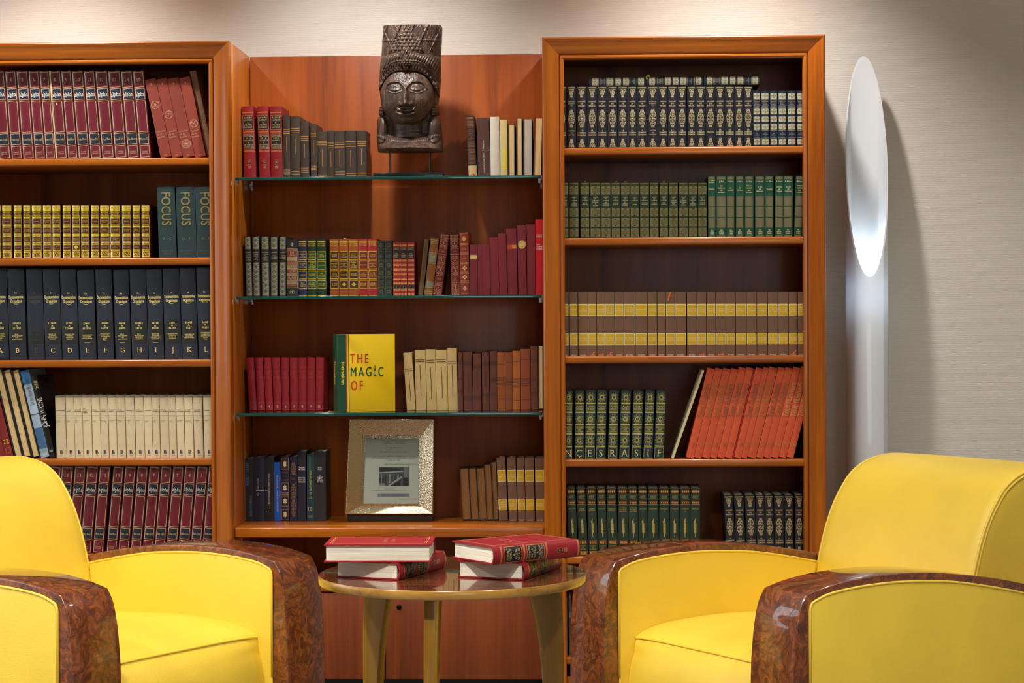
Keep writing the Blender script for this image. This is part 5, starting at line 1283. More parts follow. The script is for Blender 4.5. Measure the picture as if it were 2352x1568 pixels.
put_book('leather_bound_book', 'mustard leather book leaning right with grey labels', None, bx(580), bx(700), 546.7, 676.5, YM, G2, .12, CV('mustard', (146, 86, 18), .5), s_mustard, .12, .13)
put_book('leather_bound_book', 'dark red scrollwork book leaning right on the middle glass shelf', None, bx(705), bx(828), 538, 676.3, YM, G2, .135, CV('garnet', (122, 24, 24), .42), s_scroll, .12, .14, a='VIGNY', b='GRANDEUR\nET SERVITUDE')
put_book('leather_bound_book', 'upright dark red scrollwork book on the middle glass shelf', None, bx(970), bx(1096), 538.5, 676.3, YM, G2, -.02, CV('garnet', (122, 24, 24), .42), s_scroll, .12, .14, a='DAUDET', b='LES\nROIS\nEN EXIL')
put_book('leather_bound_book', 'red-brown book with gilt four-leaf diamonds, beside the plain red books', None, bx(1101), bx(1229), 534, 676.2, YM, G2, -.014, CV('russet', (140, 44, 26), .45), s_quatre, .12, .14)
C_CRIM = CV('crimson_cloth', (122, 24, 38), .6, .3, .08)
cr = [(1238, 1336, 562, 0, s_tape1, 'with a straw tape label'), (1339, 1425, 561.6, 0, None, 'thin, second in the rising row'), (1427, 1522, 562, -.01, None, 'short, third in the rising row'), (1527, 1650, 545, -.014, None, 'fourth in the rising row'), (1655, 1764, 536.6, -.018, None, 'fifth in the rising row'), (1770, 1912, 525, -.018, s_tape2, 'with an orange tape patch'), (1923, 2042, 517.5, -.012, s_seal, 'with an octagonal paper seal'), (2044, 2163, 515.5, 0, None, 'right of the one with the paper seal')]
for i, (a, b, y, l, st, lb) in enumerate(cr):
    put_book('cloth_bound_book', 'plain crimson book ' + lb + ', middle glass shelf', 'crimson books in rising height', bx(a), bx(b), y, 676, YM + (.004 if i % 2 else 0), G2, l, C_CRIM, st, .03, .14)
put_book('novel', 'tallest bright red book with white title beside the right bookcase, middle glass shelf', None, bx(2168), bx(2272), 503.5, 676, YM, G2, 0, CV('signal_red', (190, 24, 40), .4, 0), s_sonia, .02, .15)

# ---- middle bay, lowest glass shelf
S = 6.357; bx = lambda v: 530 + v / S; G3 = GZ[2] + .0003
rb = [(272, 380, '2', -.058), (392, 500, '3', -.044), (510, 618, '4', -.036), (628, 740, '5', -.028), (748, 858, '6', -.016), (868, 982, '7', -.004), (988, 1106, '8', .004), (1112, 1232, '9', .009), (1238, 1352, '10', .016)]
for i, (a, b, n, l) in enumerate(rb):
    r_, w_, h_ = put_book('encyclopedia_volume', f'small red volume numbered {n}, {ORD[i]} from left on the lowest glass shelf', 'small red numbered set', bx(a), bx(b), 820.5, 944.8, .21, G3, l, CV('cardinal', (146, 16, 30), .5, .2, .06), s_red10, .13, .14, num=n)
    if n in '68': strip('bookmark_ribbon', r_, [(0, -.002, .001), (.004, -.012, .0012), (-.003, -.022, .0012), (.006, -.028, .0012)], .003, col('ribbon_tan', (190, 120, 60), rough=.6), (0, 0, 1))
# big yellow and green picture book, turned a little so the front cover shows
def picture_book():
    Yf = .085; zt = G3; xl_, xm_, xr_ = XY(760.5, 949, Yf), XY(774.5, 949, Yf), XY(903, 949, Yf)
    H = ZY(835, 767.5, Yf + .02) - zt
    th = R(20); tb = .05; W = .183
    r = thing('picture_book', 'large yellow and green picture book standing with its front cover facing out', 'book', (xm_, Yf, zt + .0003), th)
    GR = plain('cover_bottle_green', (12, 70, 46), .4, 0, 0, .2, 700); YE = plain('cover_yellow_grain', (232, 192, 12), .38, 0, 0, .8, 420)
    # local x along the front cover, y into the book; the spine is the face x = 0
    box('cover', 0, .0028, 0, tb, 0, H, GR, r, .0008); box('cover', 0.0029, W, 0, .003, 0, H, YE, r, .0008); box('cover', 0.0029, W, tb - .003, tb, 0, H, GR, r, .0008)
    box('page_block', .004, W - .003, .0035, tb - .0035, .003, H - .003, PAGE_W, r, 0)
    part('cover_strip', [(.0029, -.0004, 0.0004), (.0300, -.0004, 0.0004), (.0284, -.0004, H - .0004), (.0029, -.0004, H - .0004)], [(0, 1, 2, 3)], GR, r)
    x = .0284
    for wv, m in ((.0027, col('stripe_red', (206, 62, 34), rough=.4)), (.0040, YE), (.0022, col('stripe_green', (10, 88, 44), rough=.4))):
        part('stripe', [(x + .0016, -.0005, .0004), (x + wv + .0016, -.0005, .0004), (x + wv, -.0005, H - .0004), (x, -.0005, H - .0004)], [(0, 1, 2, 3)], m, r); x += wv
    RD = col('print_vermilion', (222, 62, 34), rough=.45); GN = col('print_green', (8, 92, 52), rough=.45)
    def word(s, f0, f1, v, ch, mat, sp=.20, y=-.0009):
        q, f, w0 = text_line(s, 0, 0, sp); q = q * np.array([(f1 - f0) * W / w0, ch]); q[:, 0] += f0 * W - q[:, 0].min(); z = H * (1 - v)
        V = []; F = []
        for sx in (-.0007, 0, .0007):                 # heavy poster lettering
            n = len(V); V += [(a_ + sx, y - abs(sx) * .05, z + b_) for a_, b_ in q]; F += [tuple(i + n for i in g_) for g_ in f]
        part('lettering', V, F, mat, r)['kind'] = 'stuff'
    word('THE', .228, .54, .313, H * .118, RD); word('MAG', .237, .588, .484, H * .118, GN); word('C', .712, .795, .484, H * .118, GN); word('OF', .24, .44, .660, H * .118, RD)
    # the little bottle that stands for the letter I
    bx0 = W * .652; z0 = H * (1 - .54); hb = H * .14
    pts = [(-.0032, 0), (.0032, 0), (.0034, hb * .5), (.0026, hb * .62), (.0012, hb * .72), (.0011, hb), (-.0011, hb), (-.0012, hb * .72), (-.0026, hb * .62), (-.0034, hb * .5)]
    part('printed_bottle', [(bx0 + a_, -.0010, z0 + b_) for a_, b_ in pts], [tuple(range(len(pts)))], col('print_bottle', (54, 92, 30), rough=.35), r)
    part('printed_label', [(bx0 - .003, -.0013, z0 + hb * .16), (bx0 + .003, -.0013, z0 + hb * .16), (bx0 + .003, -.0013, z0 + hb * .46), (bx0 - .003, -.0013, z0 + hb * .46)], [(0, 1, 2, 3)], col('print_labelgrey', (176, 172, 150), rough=.5), r)
    YT = col('print_lemon', (226, 206, 40), rough=.5)
    q, f, w0 = text_line('Heineken', 1, 1, .02); kk = H * .30 / w0; ch = .0085
    part('lettering', [(.0185 + b_ * ch, -.0009, H * .5 - a_ * kk) for a_, b_ in q], f, YT, r)
    part('lettering', [(-.0006, tb * .5 - b_ * .013, H * .5 - a_ * kk) for a_, b_ in q], [g_[::-1] for g_ in f], YT, r)
    strip('bookmark_ribbon', r, [(.004, tb * .4, .0012), (-.02, tb * .1, .004), (-.032, -.012, .0025), (-.016, -.022, .0012), (.004, -.02, .0012)], .004, col('ribbon_yellow', (220, 190, 40), rough=.6), (0, 0, 1))
    strip('bookmark_ribbon', r, [(.004, tb * .3, .0020), (-.014, tb * .0, .0030), (-.026, -.016, .0020), (-.006, -.024, .0020)], .004, col('ribbon_green', (20, 130, 96), rough=.6), (0, 0, 1))
    strip('bookmark_ribbon', r, [(.004, tb * .2, .0028), (-.012, -.004, .0038), (-.022, -.018, .0028), (-.008, -.027, .0026)], .003, col('ribbon_red', (200, 50, 40), rough=.6), (0, 0, 1))
picture_book()
bx = lambda v: 890 + v / S
cb = [(285, 409, 810, -.062, .285, .315, (.35, .85, .05)), (418, 571, 804, -.02, .165, .195, (.25, .78, .0)), (580, 719, 802.4, -.024, .18, .215, (.29, .82, .0)), (722, 884, 803.7, -.022, .16, .20, (.28, .81, .05)), (888, 1026, 799.5, -.012, .215, .245, (.275, .79, .0))]
for i, (a, b, y, l, v1, v2, br) in enumerate(cb):
    put_book('parchment_book', 'parchment book with black bars, %s of five on the lowest glass shelf' % ORD[i], 'parchment books with black bars', bx(a), bx(b), y, 943.8, .21, G3, l, CV('parchment', (202, 170, 110), .65, .2, .06), s_bars, .04, .13, v1=v1, v2=v2, bar=br)
D5 = (98, 46, 28)
bb = [(1036, 1103, 440, D5, (.145, .17, .195, .455, .475, .67, .69), ()), (1112, 1244, 435, D5, (.17, .19, .21, .23, .765, .785, .805, .825), ((.0, .345, .64), (.2, .43, .69))), (1256, 1372, 458, D5, (.20, .22, .24, .26, .75, .77, .79, .81), ((-.2, .33, .66), (.15, .30, .63))), (1386, 1490, 440, D5, (.17, .19, .21, .23, .73, .75, .77), ((-.05, .34, .62), (.2, .29, .67))), (1500, 1603, 420, D5, (.175, .195, .215, .235, .475, .495, .515, .71, .73, .75), ()), (1607, 1722, 440, (150, 76, 22), (.21, .44, .465, .49, .515, .54, .565, .585, .81), ()), (1726, 1828, 440, (132, 62, 28), (.175, .455, .48, .505, .53, .555, .58, .815), ()), (1834, 1943, 418, (164, 90, 24), (.18, .47, .49, .515, .54, .565, .59, .61, .84), ()), (1951, 2090, 390, (136, 64, 30), (.175, .49, .515, .54, .565, .60, .835), ()), (2096, 2198, 348, D5, (.21, .235, .25, .52, .54, .73, .76), ())]
nmb = ['dark brown', 'dark brown', 'dark brown', 'dark brown', 'dark brown', 'orange tan', 'brown', 'bright tan', 'wide brown', 'tallest dark brown']
for i, (a, b, y, rgb, vs, br) in enumerate(bb):
    put_book('leather_bound_book', '%s leather book with dark bands, %s from the parchment books, lowest glass shelf' % (nmb[i], ORD[i]), 'brown books with dark bands', bx(a), bx(b), 740 + y / S, 943, .21, G3, -.003, CV('band_%d_%d_%d' % rgb, rgb, .55, .3, .08), s_bands, .05, .13, PAGE_C, vs=vs, bars=br)
put_book('turned_book', 'book turned page edge outward at the right end of the lowest glass shelf', None, bx(2202), bx(2275), 793, 943, .21, G3, 0, CV('navy_board', (22, 26, 44)), None, .05, .13, PAGE_C, True, .002)

# ---- middle bay, wooden shelf
S = 4.9; bx = lambda v: 530 + v / S; YW = .235; WZ = ZW + .0003
BL = col('print_steelblue', (92, 142, 196), rough=.5)
wb = [('black novel with pale blue lettering at the left end of the wooden shelf', 157, 254, 1053, (30, 31, 36), lambda d: s_vert(d, [('NANCY GEARY', .245, .048, BL, 90, -.3, .37, 1), ('RICHES ET COUPABLES', .765, .032, BL, 90, .45, .32, 1)]), .02),
      ('navy novel with a white line across its spine, wooden shelf', 256, 381, 1050, (28, 30, 56), s_leap, .02),
      ('black novel with white upright lettering, wooden shelf', 384, 490, 1050, (20, 19, 20), s_ocean, .02),
      ('bright blue paperback, shortest on the wooden shelf', 493, 564, 1062, (8, 76, 168), lambda d: d.text('NICOLAS BREHAL - SONATE AU CLAIR DE LUNE', .53, .026, col('print_peach', (222, 176, 130), rough=.5), rot=90 + 180, maxw=.62), .03),
      ('navy book with gilt lozenge panels, wooden shelf', 566, 659, 1047.5, (22, 24, 46), s_lozenge, .08),
      ('navy book with dense gilt filigree, wooden shelf', 664, 752, 1049, (24, 22, 52), s_filig, .1),
      ('tall navy novel with a white title, wooden shelf', 757, 851, 1036.7, (30, 32, 50), s_navy2, .02),
      ('teal book lettered along its spine with the number 10', 858, 939, 1043, (22, 56, 68), s_loi, .05),
      ('tall charcoal book at the right end beside the metal frame', 942, 1071, 1036.7, (38, 40, 46), s_dark9, .02)]
for i, (lb, a, b, y, rgb, st, ro) in enumerate(wb):
    put_book('novel', lb, 'novels on the wooden shelf', bx(a), bx(b), y, 1195.5, YW, WZ, .006 if i == 7 else 0, CV('shelf_%d' % i, rgb, .4, .08, .02), st, ro, (.13, .13, .13, .12, .135, .135, .13, .135, .13)[i])
bx = lambda v: 780 + v / S
for i, (a, b, y) in enumerate(((1386, 1480, 1076.5), (1483, 1566, 1076), (1570, 1656, 1075.5), (1658, 1731, 1067), (1734, 1790, 1061))):
    put_book('turned_book', 'old book with brown page edges outward, %s of five on the wooden shelf' % ORD[i], 'old books turned page edge out', bx(a), bx(b), y, 1195, YW, WZ, -.055 + .004 * i, CV('old_board', (70, 44, 26), .7), None, .05, .12, PAGE_O, True, .0012)
C_BR = CV('taupe_cloth', (106, 74, 52), .62, .15, .05)
LB = [('MADEMOISELLE\nMARIA XII', 'CAPTE\nL\'EGYPTE DU\nGENERAL'), ('LE CALIFE\nET PALAIS', 'CH. FRANK\nSLAUGHTER'), ('A MINUIT\nDE BRUIT', 'CH. FRANK\nSLAUGHTER'), ('LORENA', 'CH. FRANK\nSLAUGHTER'), ('LE\nFLEAU', 'CH. FRANK\nSLAUGHTER')]
for i, (a, b) in enumerate(((1795, 1893), (1906, 2002), (2009, 2093), (2097, 2197), (2206, 2310))):
    r_, w_, h_ = put_book('novel', 'taupe novel with two mustard labels, %s of five on the wooden shelf' % ORD[i], 'taupe novels on the wooden shelf', bx(a), bx(b), 1052, 1196.5, YW - .01, WZ, -.035 + .007 * i, C_BR, s_label, .03, .14, a=LB[i][0], b=LB[i][1], brk=i > 0)
    if i < 2: strip('bookmark_ribbon', r_, [(-.004, .01, h_ - .004), (.0, .004, h_ + .004), (.005, .006, h_ + .004), (.008, .02, h_ - .004)], .003, col('ribbon_orange', (206, 92, 34), rough=.6), (0, 1, 0))

# ---- right bookcase, row 1
S = 5.6; ba = lambda v: 1240 + v / S; bb_ = lambda v: 1560 + v / S
xr = [(ba(225), ba(343)), (ba(350), ba(465)), (ba(471), ba(608)), (ba(613), ba(737)), (ba(742), ba(867)), (ba(873), ba(1000)), (ba(1005), ba(1132)), (ba(1137), ba(1248)), (ba(1253), ba(1380)), (ba(1385), ba(1523)), (ba(1526), ba(1645)), (ba(1650), ba(1767)), (ba(1772), ba(1890)), (bb_(108), bb_(215)), (bb_(220), bb_(338)), (bb_(343), bb_(467)), (bb_(470), bb_(588)), (bb_(591), bb_(714)), (bb_(717), bb_(827)), (bb_(831), bb_(947))]
C_BZ = CV('ink_black', (30, 30, 36), .34, .12, .06)
out = row('leather_bound_book', [(a, b, dict(mode=1 if i in (1, 9) else 0, low='THEATRE' if i == 15 else 'LA\nCOMÉDIE\nHUMAINE')) for i, (a, b) in enumerate(xr)], 'ink black book with gilt scroll almonds', "on the right bookcase's top row", 'ink black gilt set on the top row', C_BZ, s_balzac, 197.5, 337.5, SHR[0], D=.15, round_=.14)
htop = out[10][2]
vols = [('XVI siècle', ''), ('XVII siècle', '*'), ('XVIII siècle', ''), ('XIX siècle', '*'), ('XIX siècle', '**'), ('XX siècle', '*')]
C_NG = CV('navy_gloss', (22, 34, 52), .32, .1, .06)
row('poetry_volume', [(bb_(a), bb_(b), dict(vol=v_[0], star=v_[1], lean=l)) for (a, b, l), v_ in zip(((953, 1052, -.004), (1058, 1162, -.004), (1170, 1269, -.002), (1276, 1386, -.002), (1392, 1505, 0), (1514, 1630, 0)), vols)], 'small navy book with silvery lattice tiles', "beside the upright ink black books", 'small navy lattice set', C_NG, s_poesie, 208, 337.5, SHR[0], D=.13, round_=.14)
def lay(name, label, group, x0, x1, z, th, Y, cover, style, D, **kw):
    """a book lying on its side on top of others, spine to the front, head to the left"""
    r = bpy.data.objects.new(name, None); COL.objects.link(r); r.empty_display_size = .02; tag(r, label, 'book', group)
    h = x1 - x0
    r.location = (x1, Y, z + th / 2); r.rotation_euler = (0, R(-90), 0)
    b = min(th * .14, .008); book_mesh(r, th, h, D, b, cover, PAGE_W); d = Dec(th, h, b); style(d, **kw); d.build(r); return r, th, h
zl = SHR[0] + htop + .001; tl_ = ZY(1560, 174.5, YC) - zl - .001
for i, (a, b) in enumerate(((1353, 1483.5), (1484.8, 1615.5), (1617, 1746))):
    r_, _, h_ = lay('poetry_volume', 'navy lattice book lying flat on the black set, %s of three' % ('leftmost', 'middle one', 'rightmost')[i], 'navy lattice books lying flat', XY(a, 185, YC), XY(b, 185, YC), zl, tl_, YC, C_NG, s_poesie, .125, vol=vols[i][0], star='')
    if i == 1: strip('bookmark_ribbon', r_, [(.006, .0, h_ - .002), (.014, -.001, h_), (.018, -.001, h_ - .006), (.013, -.002, h_ - .010)], .005, col('ribbon_yellowgreen', (196, 190, 50), rough=.6), (0, 1, 0))

# ---- right bookcase, row 2
S = 6.817; ba = lambda v: 1280 + v / S; bb_ = lambda v: 1560 + v / S
xr = [(ba(40), ba(178)), (ba(192), ba(337)), (ba(362), ba(505)), (ba(517), ba(682)), (ba(690), ba(840)), (ba(850), ba(986)), (ba(997), ba(1136)), (ba(1146), ba(1287)), (ba(1296), ba(1443)), (ba(1453), ba(1590)), (ba(1601), ba(1740)), (ba(1750), ba(1893)), (bb_(-2), bb_(144)), (bb_(151), bb_(291)), (bb_(298), bb_(436))]
MZ = ['LES\nFRERES\nWHITEOAK', 'LES\nWHITEOAK\nDE JALNA', 'FINCH\nWHITEOAK', 'RETOUR\nA\nJALNA', 'LES\nWHITEOAK\nDE JALNA', 'LA MOISSON\nDE JALNA', 'LE\nCENTENAIRE\nDE JALNA', '\nJALNA', 'LES FRERES\nWHITEOAK', 'LE VOL\nDE RENNY', 'MARY\nWAKEFIELD', "L'HERITAGE\nDES\nWHITEOAK", 'DESTINEE\nDE\nRENNY', 'LA\nNAISSANCE\nDE JALNA', 'LE MAITRE\nDE JALNA']
C_MZ = CV('forest_green', (18, 42, 22), .42, .15, .06)
out = row('leather_bound_book', [(a, b, dict(tx=MZ[i])) for i, (a, b) in enumerate(xr)], 'forest green book with gilt wreath tiles', "on the right bookcase's second row", 'forest green wreath set', C_MZ, s_mazo, 419.3, 544.6, SHR[1], D=.14, round_=.12)
for k in (2, 5, 6, 10):
    r_, w_, h_ = out[k]; strip('bookmark_ribbon', r_, [(-.004, .01, h_ - .002), (-.001, .006, h_ + .003), (.004, .006, h_ + .0035), (.007, .012, h_ - .002)], .002, col('ribbon_straw', (170, 150, 90), rough=.6), (0, 1, 0))
xr = [(455, 572), (585, 742), (745, 868), (888, 1012), (1028, 1165), (1190, 1342), (1349, 1476), (1498, 1630), (1630, 1775), (1800, 1925)]
IN = [('J. Guthrie\nGuillaume', 'Zarathustra'), ('J. Riel', 'les\nCathares\nde\nMontségur'), ('M. Oldenburg', 'le\nBouddha'), ('H. Guitterie', 'le\nChrist'), ('G. Fray', 'Moïse\nraconté\npar\nles sages'.replace('ï', 'i')), ('V. Gheorghiu', 'la vie\nde\nMahomet'), ('G. Pilet', 'Socrate'), ('M. Meunier', 'Apollonius\nde\nTyane'), ('R. Rolland', 'la vie\nde\nRamakrishna'), ('Mélanges', 'les initiés\net rituels\ndes\nHermétistes')]
row('cloth_bound_book', [(bb_(a), bb_(b), dict(a=IN[i][0], b=IN[i][1], lean=(0, 0, .002, .004, .004, 0, .004, .008, .012, .034)[i])) for i, (a, b) in enumerate(xr)], 'dark green book with plain gilt panels', "beside the forest green wreath books", 'dark green gilt panel set', CV('bottle_green', (24, 42, 26), .42, .15, .06), s_inities, 403.8, 544.8, SHR[1], D=.15, round_=.1)

# ---- right bookcase, row 3
S = 7.467; ba = lambda v: 1280 + v / S; S6 = 6.918; bb_ = lambda v: 1560 + v / S6
xr = [(ba(80), ba(197)), (ba(217), ba(352)), (ba(363), ba(525)), (ba(531), ba(675)), (ba(683), ba(818)), (ba(824), ba(983)), (ba(993), ba(1140)), (ba(1144), ba(1335)), (ba(1343), ba(1545)), (ba(1553), ba(1710)), (ba(1720), ba(1855)), (ba(1865), ba(2016)), (ba(2025), ba(2213)), (bb_(128), bb_(282)), (bb_(289), bb_(432)), (bb_(440), bb_(580)), (bb_(590), bb_(742)), (bb_(749), bb_(892)), (bb_(901), bb_(1070)), (bb_(1075), bb_(1232)), (bb_(1239), bb_(1403)), (bb_(1412), bb_(1568)), (bb_(1579), bb_(1737)), (bb_(1744), bb_(1884)), (bb_(1891), bb_(2010))]
SL = ['JAMES\nA\nROBERT', 'VERITABLE', 'LA\nRECOMPENSE', 'LE\nVOYAGE\nNOIRE', 'LE\nSOLDAT\nDU DESERT', "L'AMOUR\nEST AU\nBOUT DU\nVOYAGE", 'PERRIS LE\nMEDECIN', 'AFIN QUE\nNUL NE\nMEURE', 'SANGAREE', 'A LA POINTE\nDU BISTOURI', 'LE BONHEUR\nEST POUR\nDEMAIN', 'FUITE\nSANS\nRETOUR', 'DOCTEUR\nLAND', 'LA ROSE\nDE JERICHO', 'MERCI\nCOLONEL\nFLYNN', 'BONNE\nMAITRESSE', 'LES DIEUX\nFANTASTIQUES', 'APRES LE\nTROISIEME\nJOUR', "L'ESPOIR\nDES TORRIDES", 'HOPITAL\nGENERAL', 'NON CONTRE\nLE PIRATE', 'LE PROCES\nDU\nDR. SCOTT', 'UN MEDECIN\nPAS COMME\nLES AUTRES', 'ADIEUX\nAUX\nRAISONS', 'FEMMES\nDE\nBLANC']
out = row('novel', [(a, b, dict(a=SL[i], b='DR. FRANK\nSLAUGHTER')) for i, (a, b) in enumerate(xr)], 'taupe novel with two mustard labels', "on the right bookcase's third row", 'taupe novels on the third row', C_BR, s_label, 670.2, 816.3, SHR[2], D=.15, round_=.03)
ORR = col('ribbon_orange', (206, 92, 34), rough=.6)
r_, w_, h_ = out[11]; strip('bookmark_ribbon', r_, [(.002, -.0012, h_ - .001), (-.002, -.0016, h_ - .009), (-.005, -.0018, h_ - .020), (-.006, -.0018, h_ - .027)], .0042, ORR, (0, 1, 0))
for k in (3, 4, 5, 14, 16, 23):
    r_, w_, h_ = out[k]; strip('bookmark_ribbon', r_, [(-.008, -.003, .0022), (-.002, -.005, .0032), (.003, -.004, .0045 + .004 * (k % 2)), (.008, -.003, .006 + .006 * (k % 2))], .003, ORR, (0, 1, 0))

# ---- right bookcase, row 4
S = 6.03; ba = lambda v: 1280 + v / S
dx = [(100, 207, 'N', 'IV'), (240, 364, 'Ç', 'V'), (382, 520, 'E', 'III'), (536, 668, 'S', 'VIII'), (700, 832, 'R', 'II'), (860, 996, 'A', 'VI'), (1025, 1163, 'S', 'X'), (1190, 1318, 'I', 'VII'), (1340, 1472, 'F', 'I')]
for i, (a, b, lt, nm) in enumerate(dx):
    lb = {'S3': 'left of the letter R', 'S6': 'right of the letter A'}.get(lt + str(i), '')
    put_book('history_volume', 'teal gilt sunburst book with large letter %s, %s from left' % (lt, ORD[i]), 'teal sunburst set', ba(a), ba(b), 898, 1054, YC, SHR[3], .012 + .004 * i, CV('deep_teal', (14, 52, 52), .4, .12, .05), s_decaux, .1, .165, let=lt, num=nm)
bb_ = lambda v: 1540 + v / S
put_book('booklet', 'thin cream booklet leaning alone against the orange books', None, bb_(12), bb_(44), 850, 1054, YC - .005, SHR[3], .352, plain('booklet_paper', (206, 194, 150), .6), None, .02, .13, PAGE_W, False, .0008)
ox = [(212, 316), (320, 426), (430, 538), (541, 638), (642, 745), (748, 848), (877, 973), (976, 1058), (1061, 1178), (1184, 1279), (1282, 1383), (1386, 1492), (1496, 1600), (1604, 1700)]
on = ['2', '3', '4', '5', '6', '7', '9', '10', '11', '12', '13', '14', '15', '16']
for i, (a, b) in enumerate(ox):
    put_book('encyclopedia_volume', f'orange cloth volume numbered {on[i]}, {ORD[i]} from left in the leaning orange row', 'orange encyclopedia set', bb_(a), bb_(b), (846, 846, 846.5, 847, 844, 844.5, 845, 844, 843.5, 844, 844.5, 843.5, 843, 842.5)[i], 1054.5, YC, SHR[3], .243 + .0008 * i, CV('orange_cloth', (202, 80, 40), .65, .3, .07), s_tout, .04, .19, num=on[i], tone=[0, 1, 1, 2, 2, 0, 2, 1, 1, 2, 0, 3, 3, 3][i])
put_book('encyclopedia_volume', 'very thin vermilion book between the orange volumes 7 and 9', None, bb_(853), bb_(873), 848, 1054.5, YC + .006, SHR[3], .2474, CV('vermilion', (208, 50, 34), .5, .1), None, .02, .18)

# ---- right bookcase, row 5
S = 6.533; ba = lambda v: 1280 + v / S
gx = [(140, 275), (292, 427), (445, 582), (597, 729), (741, 893), (908, 1062), (1067, 1212), (1218, 1358), (1366, 1525), (1533, 1693), (1698, 1843), (1850, 2005), (2008, 2157)]
GT = [('NAPOLEON', '***'), ('MARIE\nANTOINETTE', '*'), ('MARIE\nANTOINETTE', '**'), ('LOUIS XVII', ''), ('MADAME\nROYALE', ''), ('LE DRAME\nDE SAINTE\nHELENE', '*'), ('LE DRAME\nDE SAINTE\nHELENE', '**'), ('JOSEPHINE', '**'), ('BONAPARTE', '*'), ('BONAPARTE', '**'), ("L'AIGLON", '*'), ("L'AIGLON", '**'), ('NAPOLEON', '*')]
Z5 = SHR[4]
for i, (a, b) in enumerate(gx):
    ln = -.040 + .0045 * i; sh = -ln * 162
    put_book('history_volume', "dark green history book with red jewelled bands, %s from left on the fifth row" % ORD[i], 'dark green history set', ba(a) + sh, ba(b) - .7 + sh, 1120 + .3 * (i > 4), 1281, YC, Z5, ln, CV('dark_bottle', (30, 46, 32), .45, .15, .04), s_casgreen, .07, .155, col_dark_page if False else PAGE_G, tx=GT[i][0], star=GT[i][1])
bb_ = lambda v: 1600 + v / S
for i, (a, b) in enumerate(((412, 548), (565, 708), (728, 876), (888, 1020), (1028, 1153), (1165, 1310), (1325, 1456), (1482, 1606))):
    ln = -.045 + .007 * i; sh = -ln * 140
    r_, w_, h_ = put_book('leather_bound_book', 'ink black book with gilt scroll almonds, %s of eight behind the right armchair' % ORD[i], 'ink black gilt set on the fifth row', bb_(a) + sh, bb_(b) + sh, 1137.3, 1281, YC, Z5, ln, C_BZ, s_balzac, .12, .15, PAGE_G)
    if i == 3: strip('bookmark_ribbon', r_, [(-.008, .02, h_ - .003), (-.006, .008, h_ + .005), (0, .003, h_ + .007), (.004, .002, h_ + .004), (.005, .001, h_ - .002)], .003, col('ribbon_sage', (128, 150, 136), rough=.6), (0, 1, 0))
# ---- right bookcase, lowest compartment: slivers seen between table and armchair
Z6 = SHR[5]
put_book('magazine', 'grey-white magazine leaning in the lowest compartment of the right bookcase', None, 1294, 1303, 1374, 1509, YC + .01, Z6, 0, CV('grey_paper', (150, 146, 138), .5, 0), None, .02, .2, t=.001)
put_book('magazine', 'dark slim magazine leaning beside the grey one in the lowest compartment', None, 1307, 1312, 1372, 1509, YC + .01, Z6, 0, CV('slate_paper', (70, 74, 66), .4, 0), lambda d: d.text('REVUE', .3, .018, WHITEP, rot=90, maxw=.3), .02, .2, t=.001)
put_book('hardcover_book', 'red book in the lowest compartment behind the right armchair', None, 1319, 1336, 1374, 1509, YC + .01, Z6, 0, CV('compartment_red', (170, 30, 28), .4), None, .05, .2)

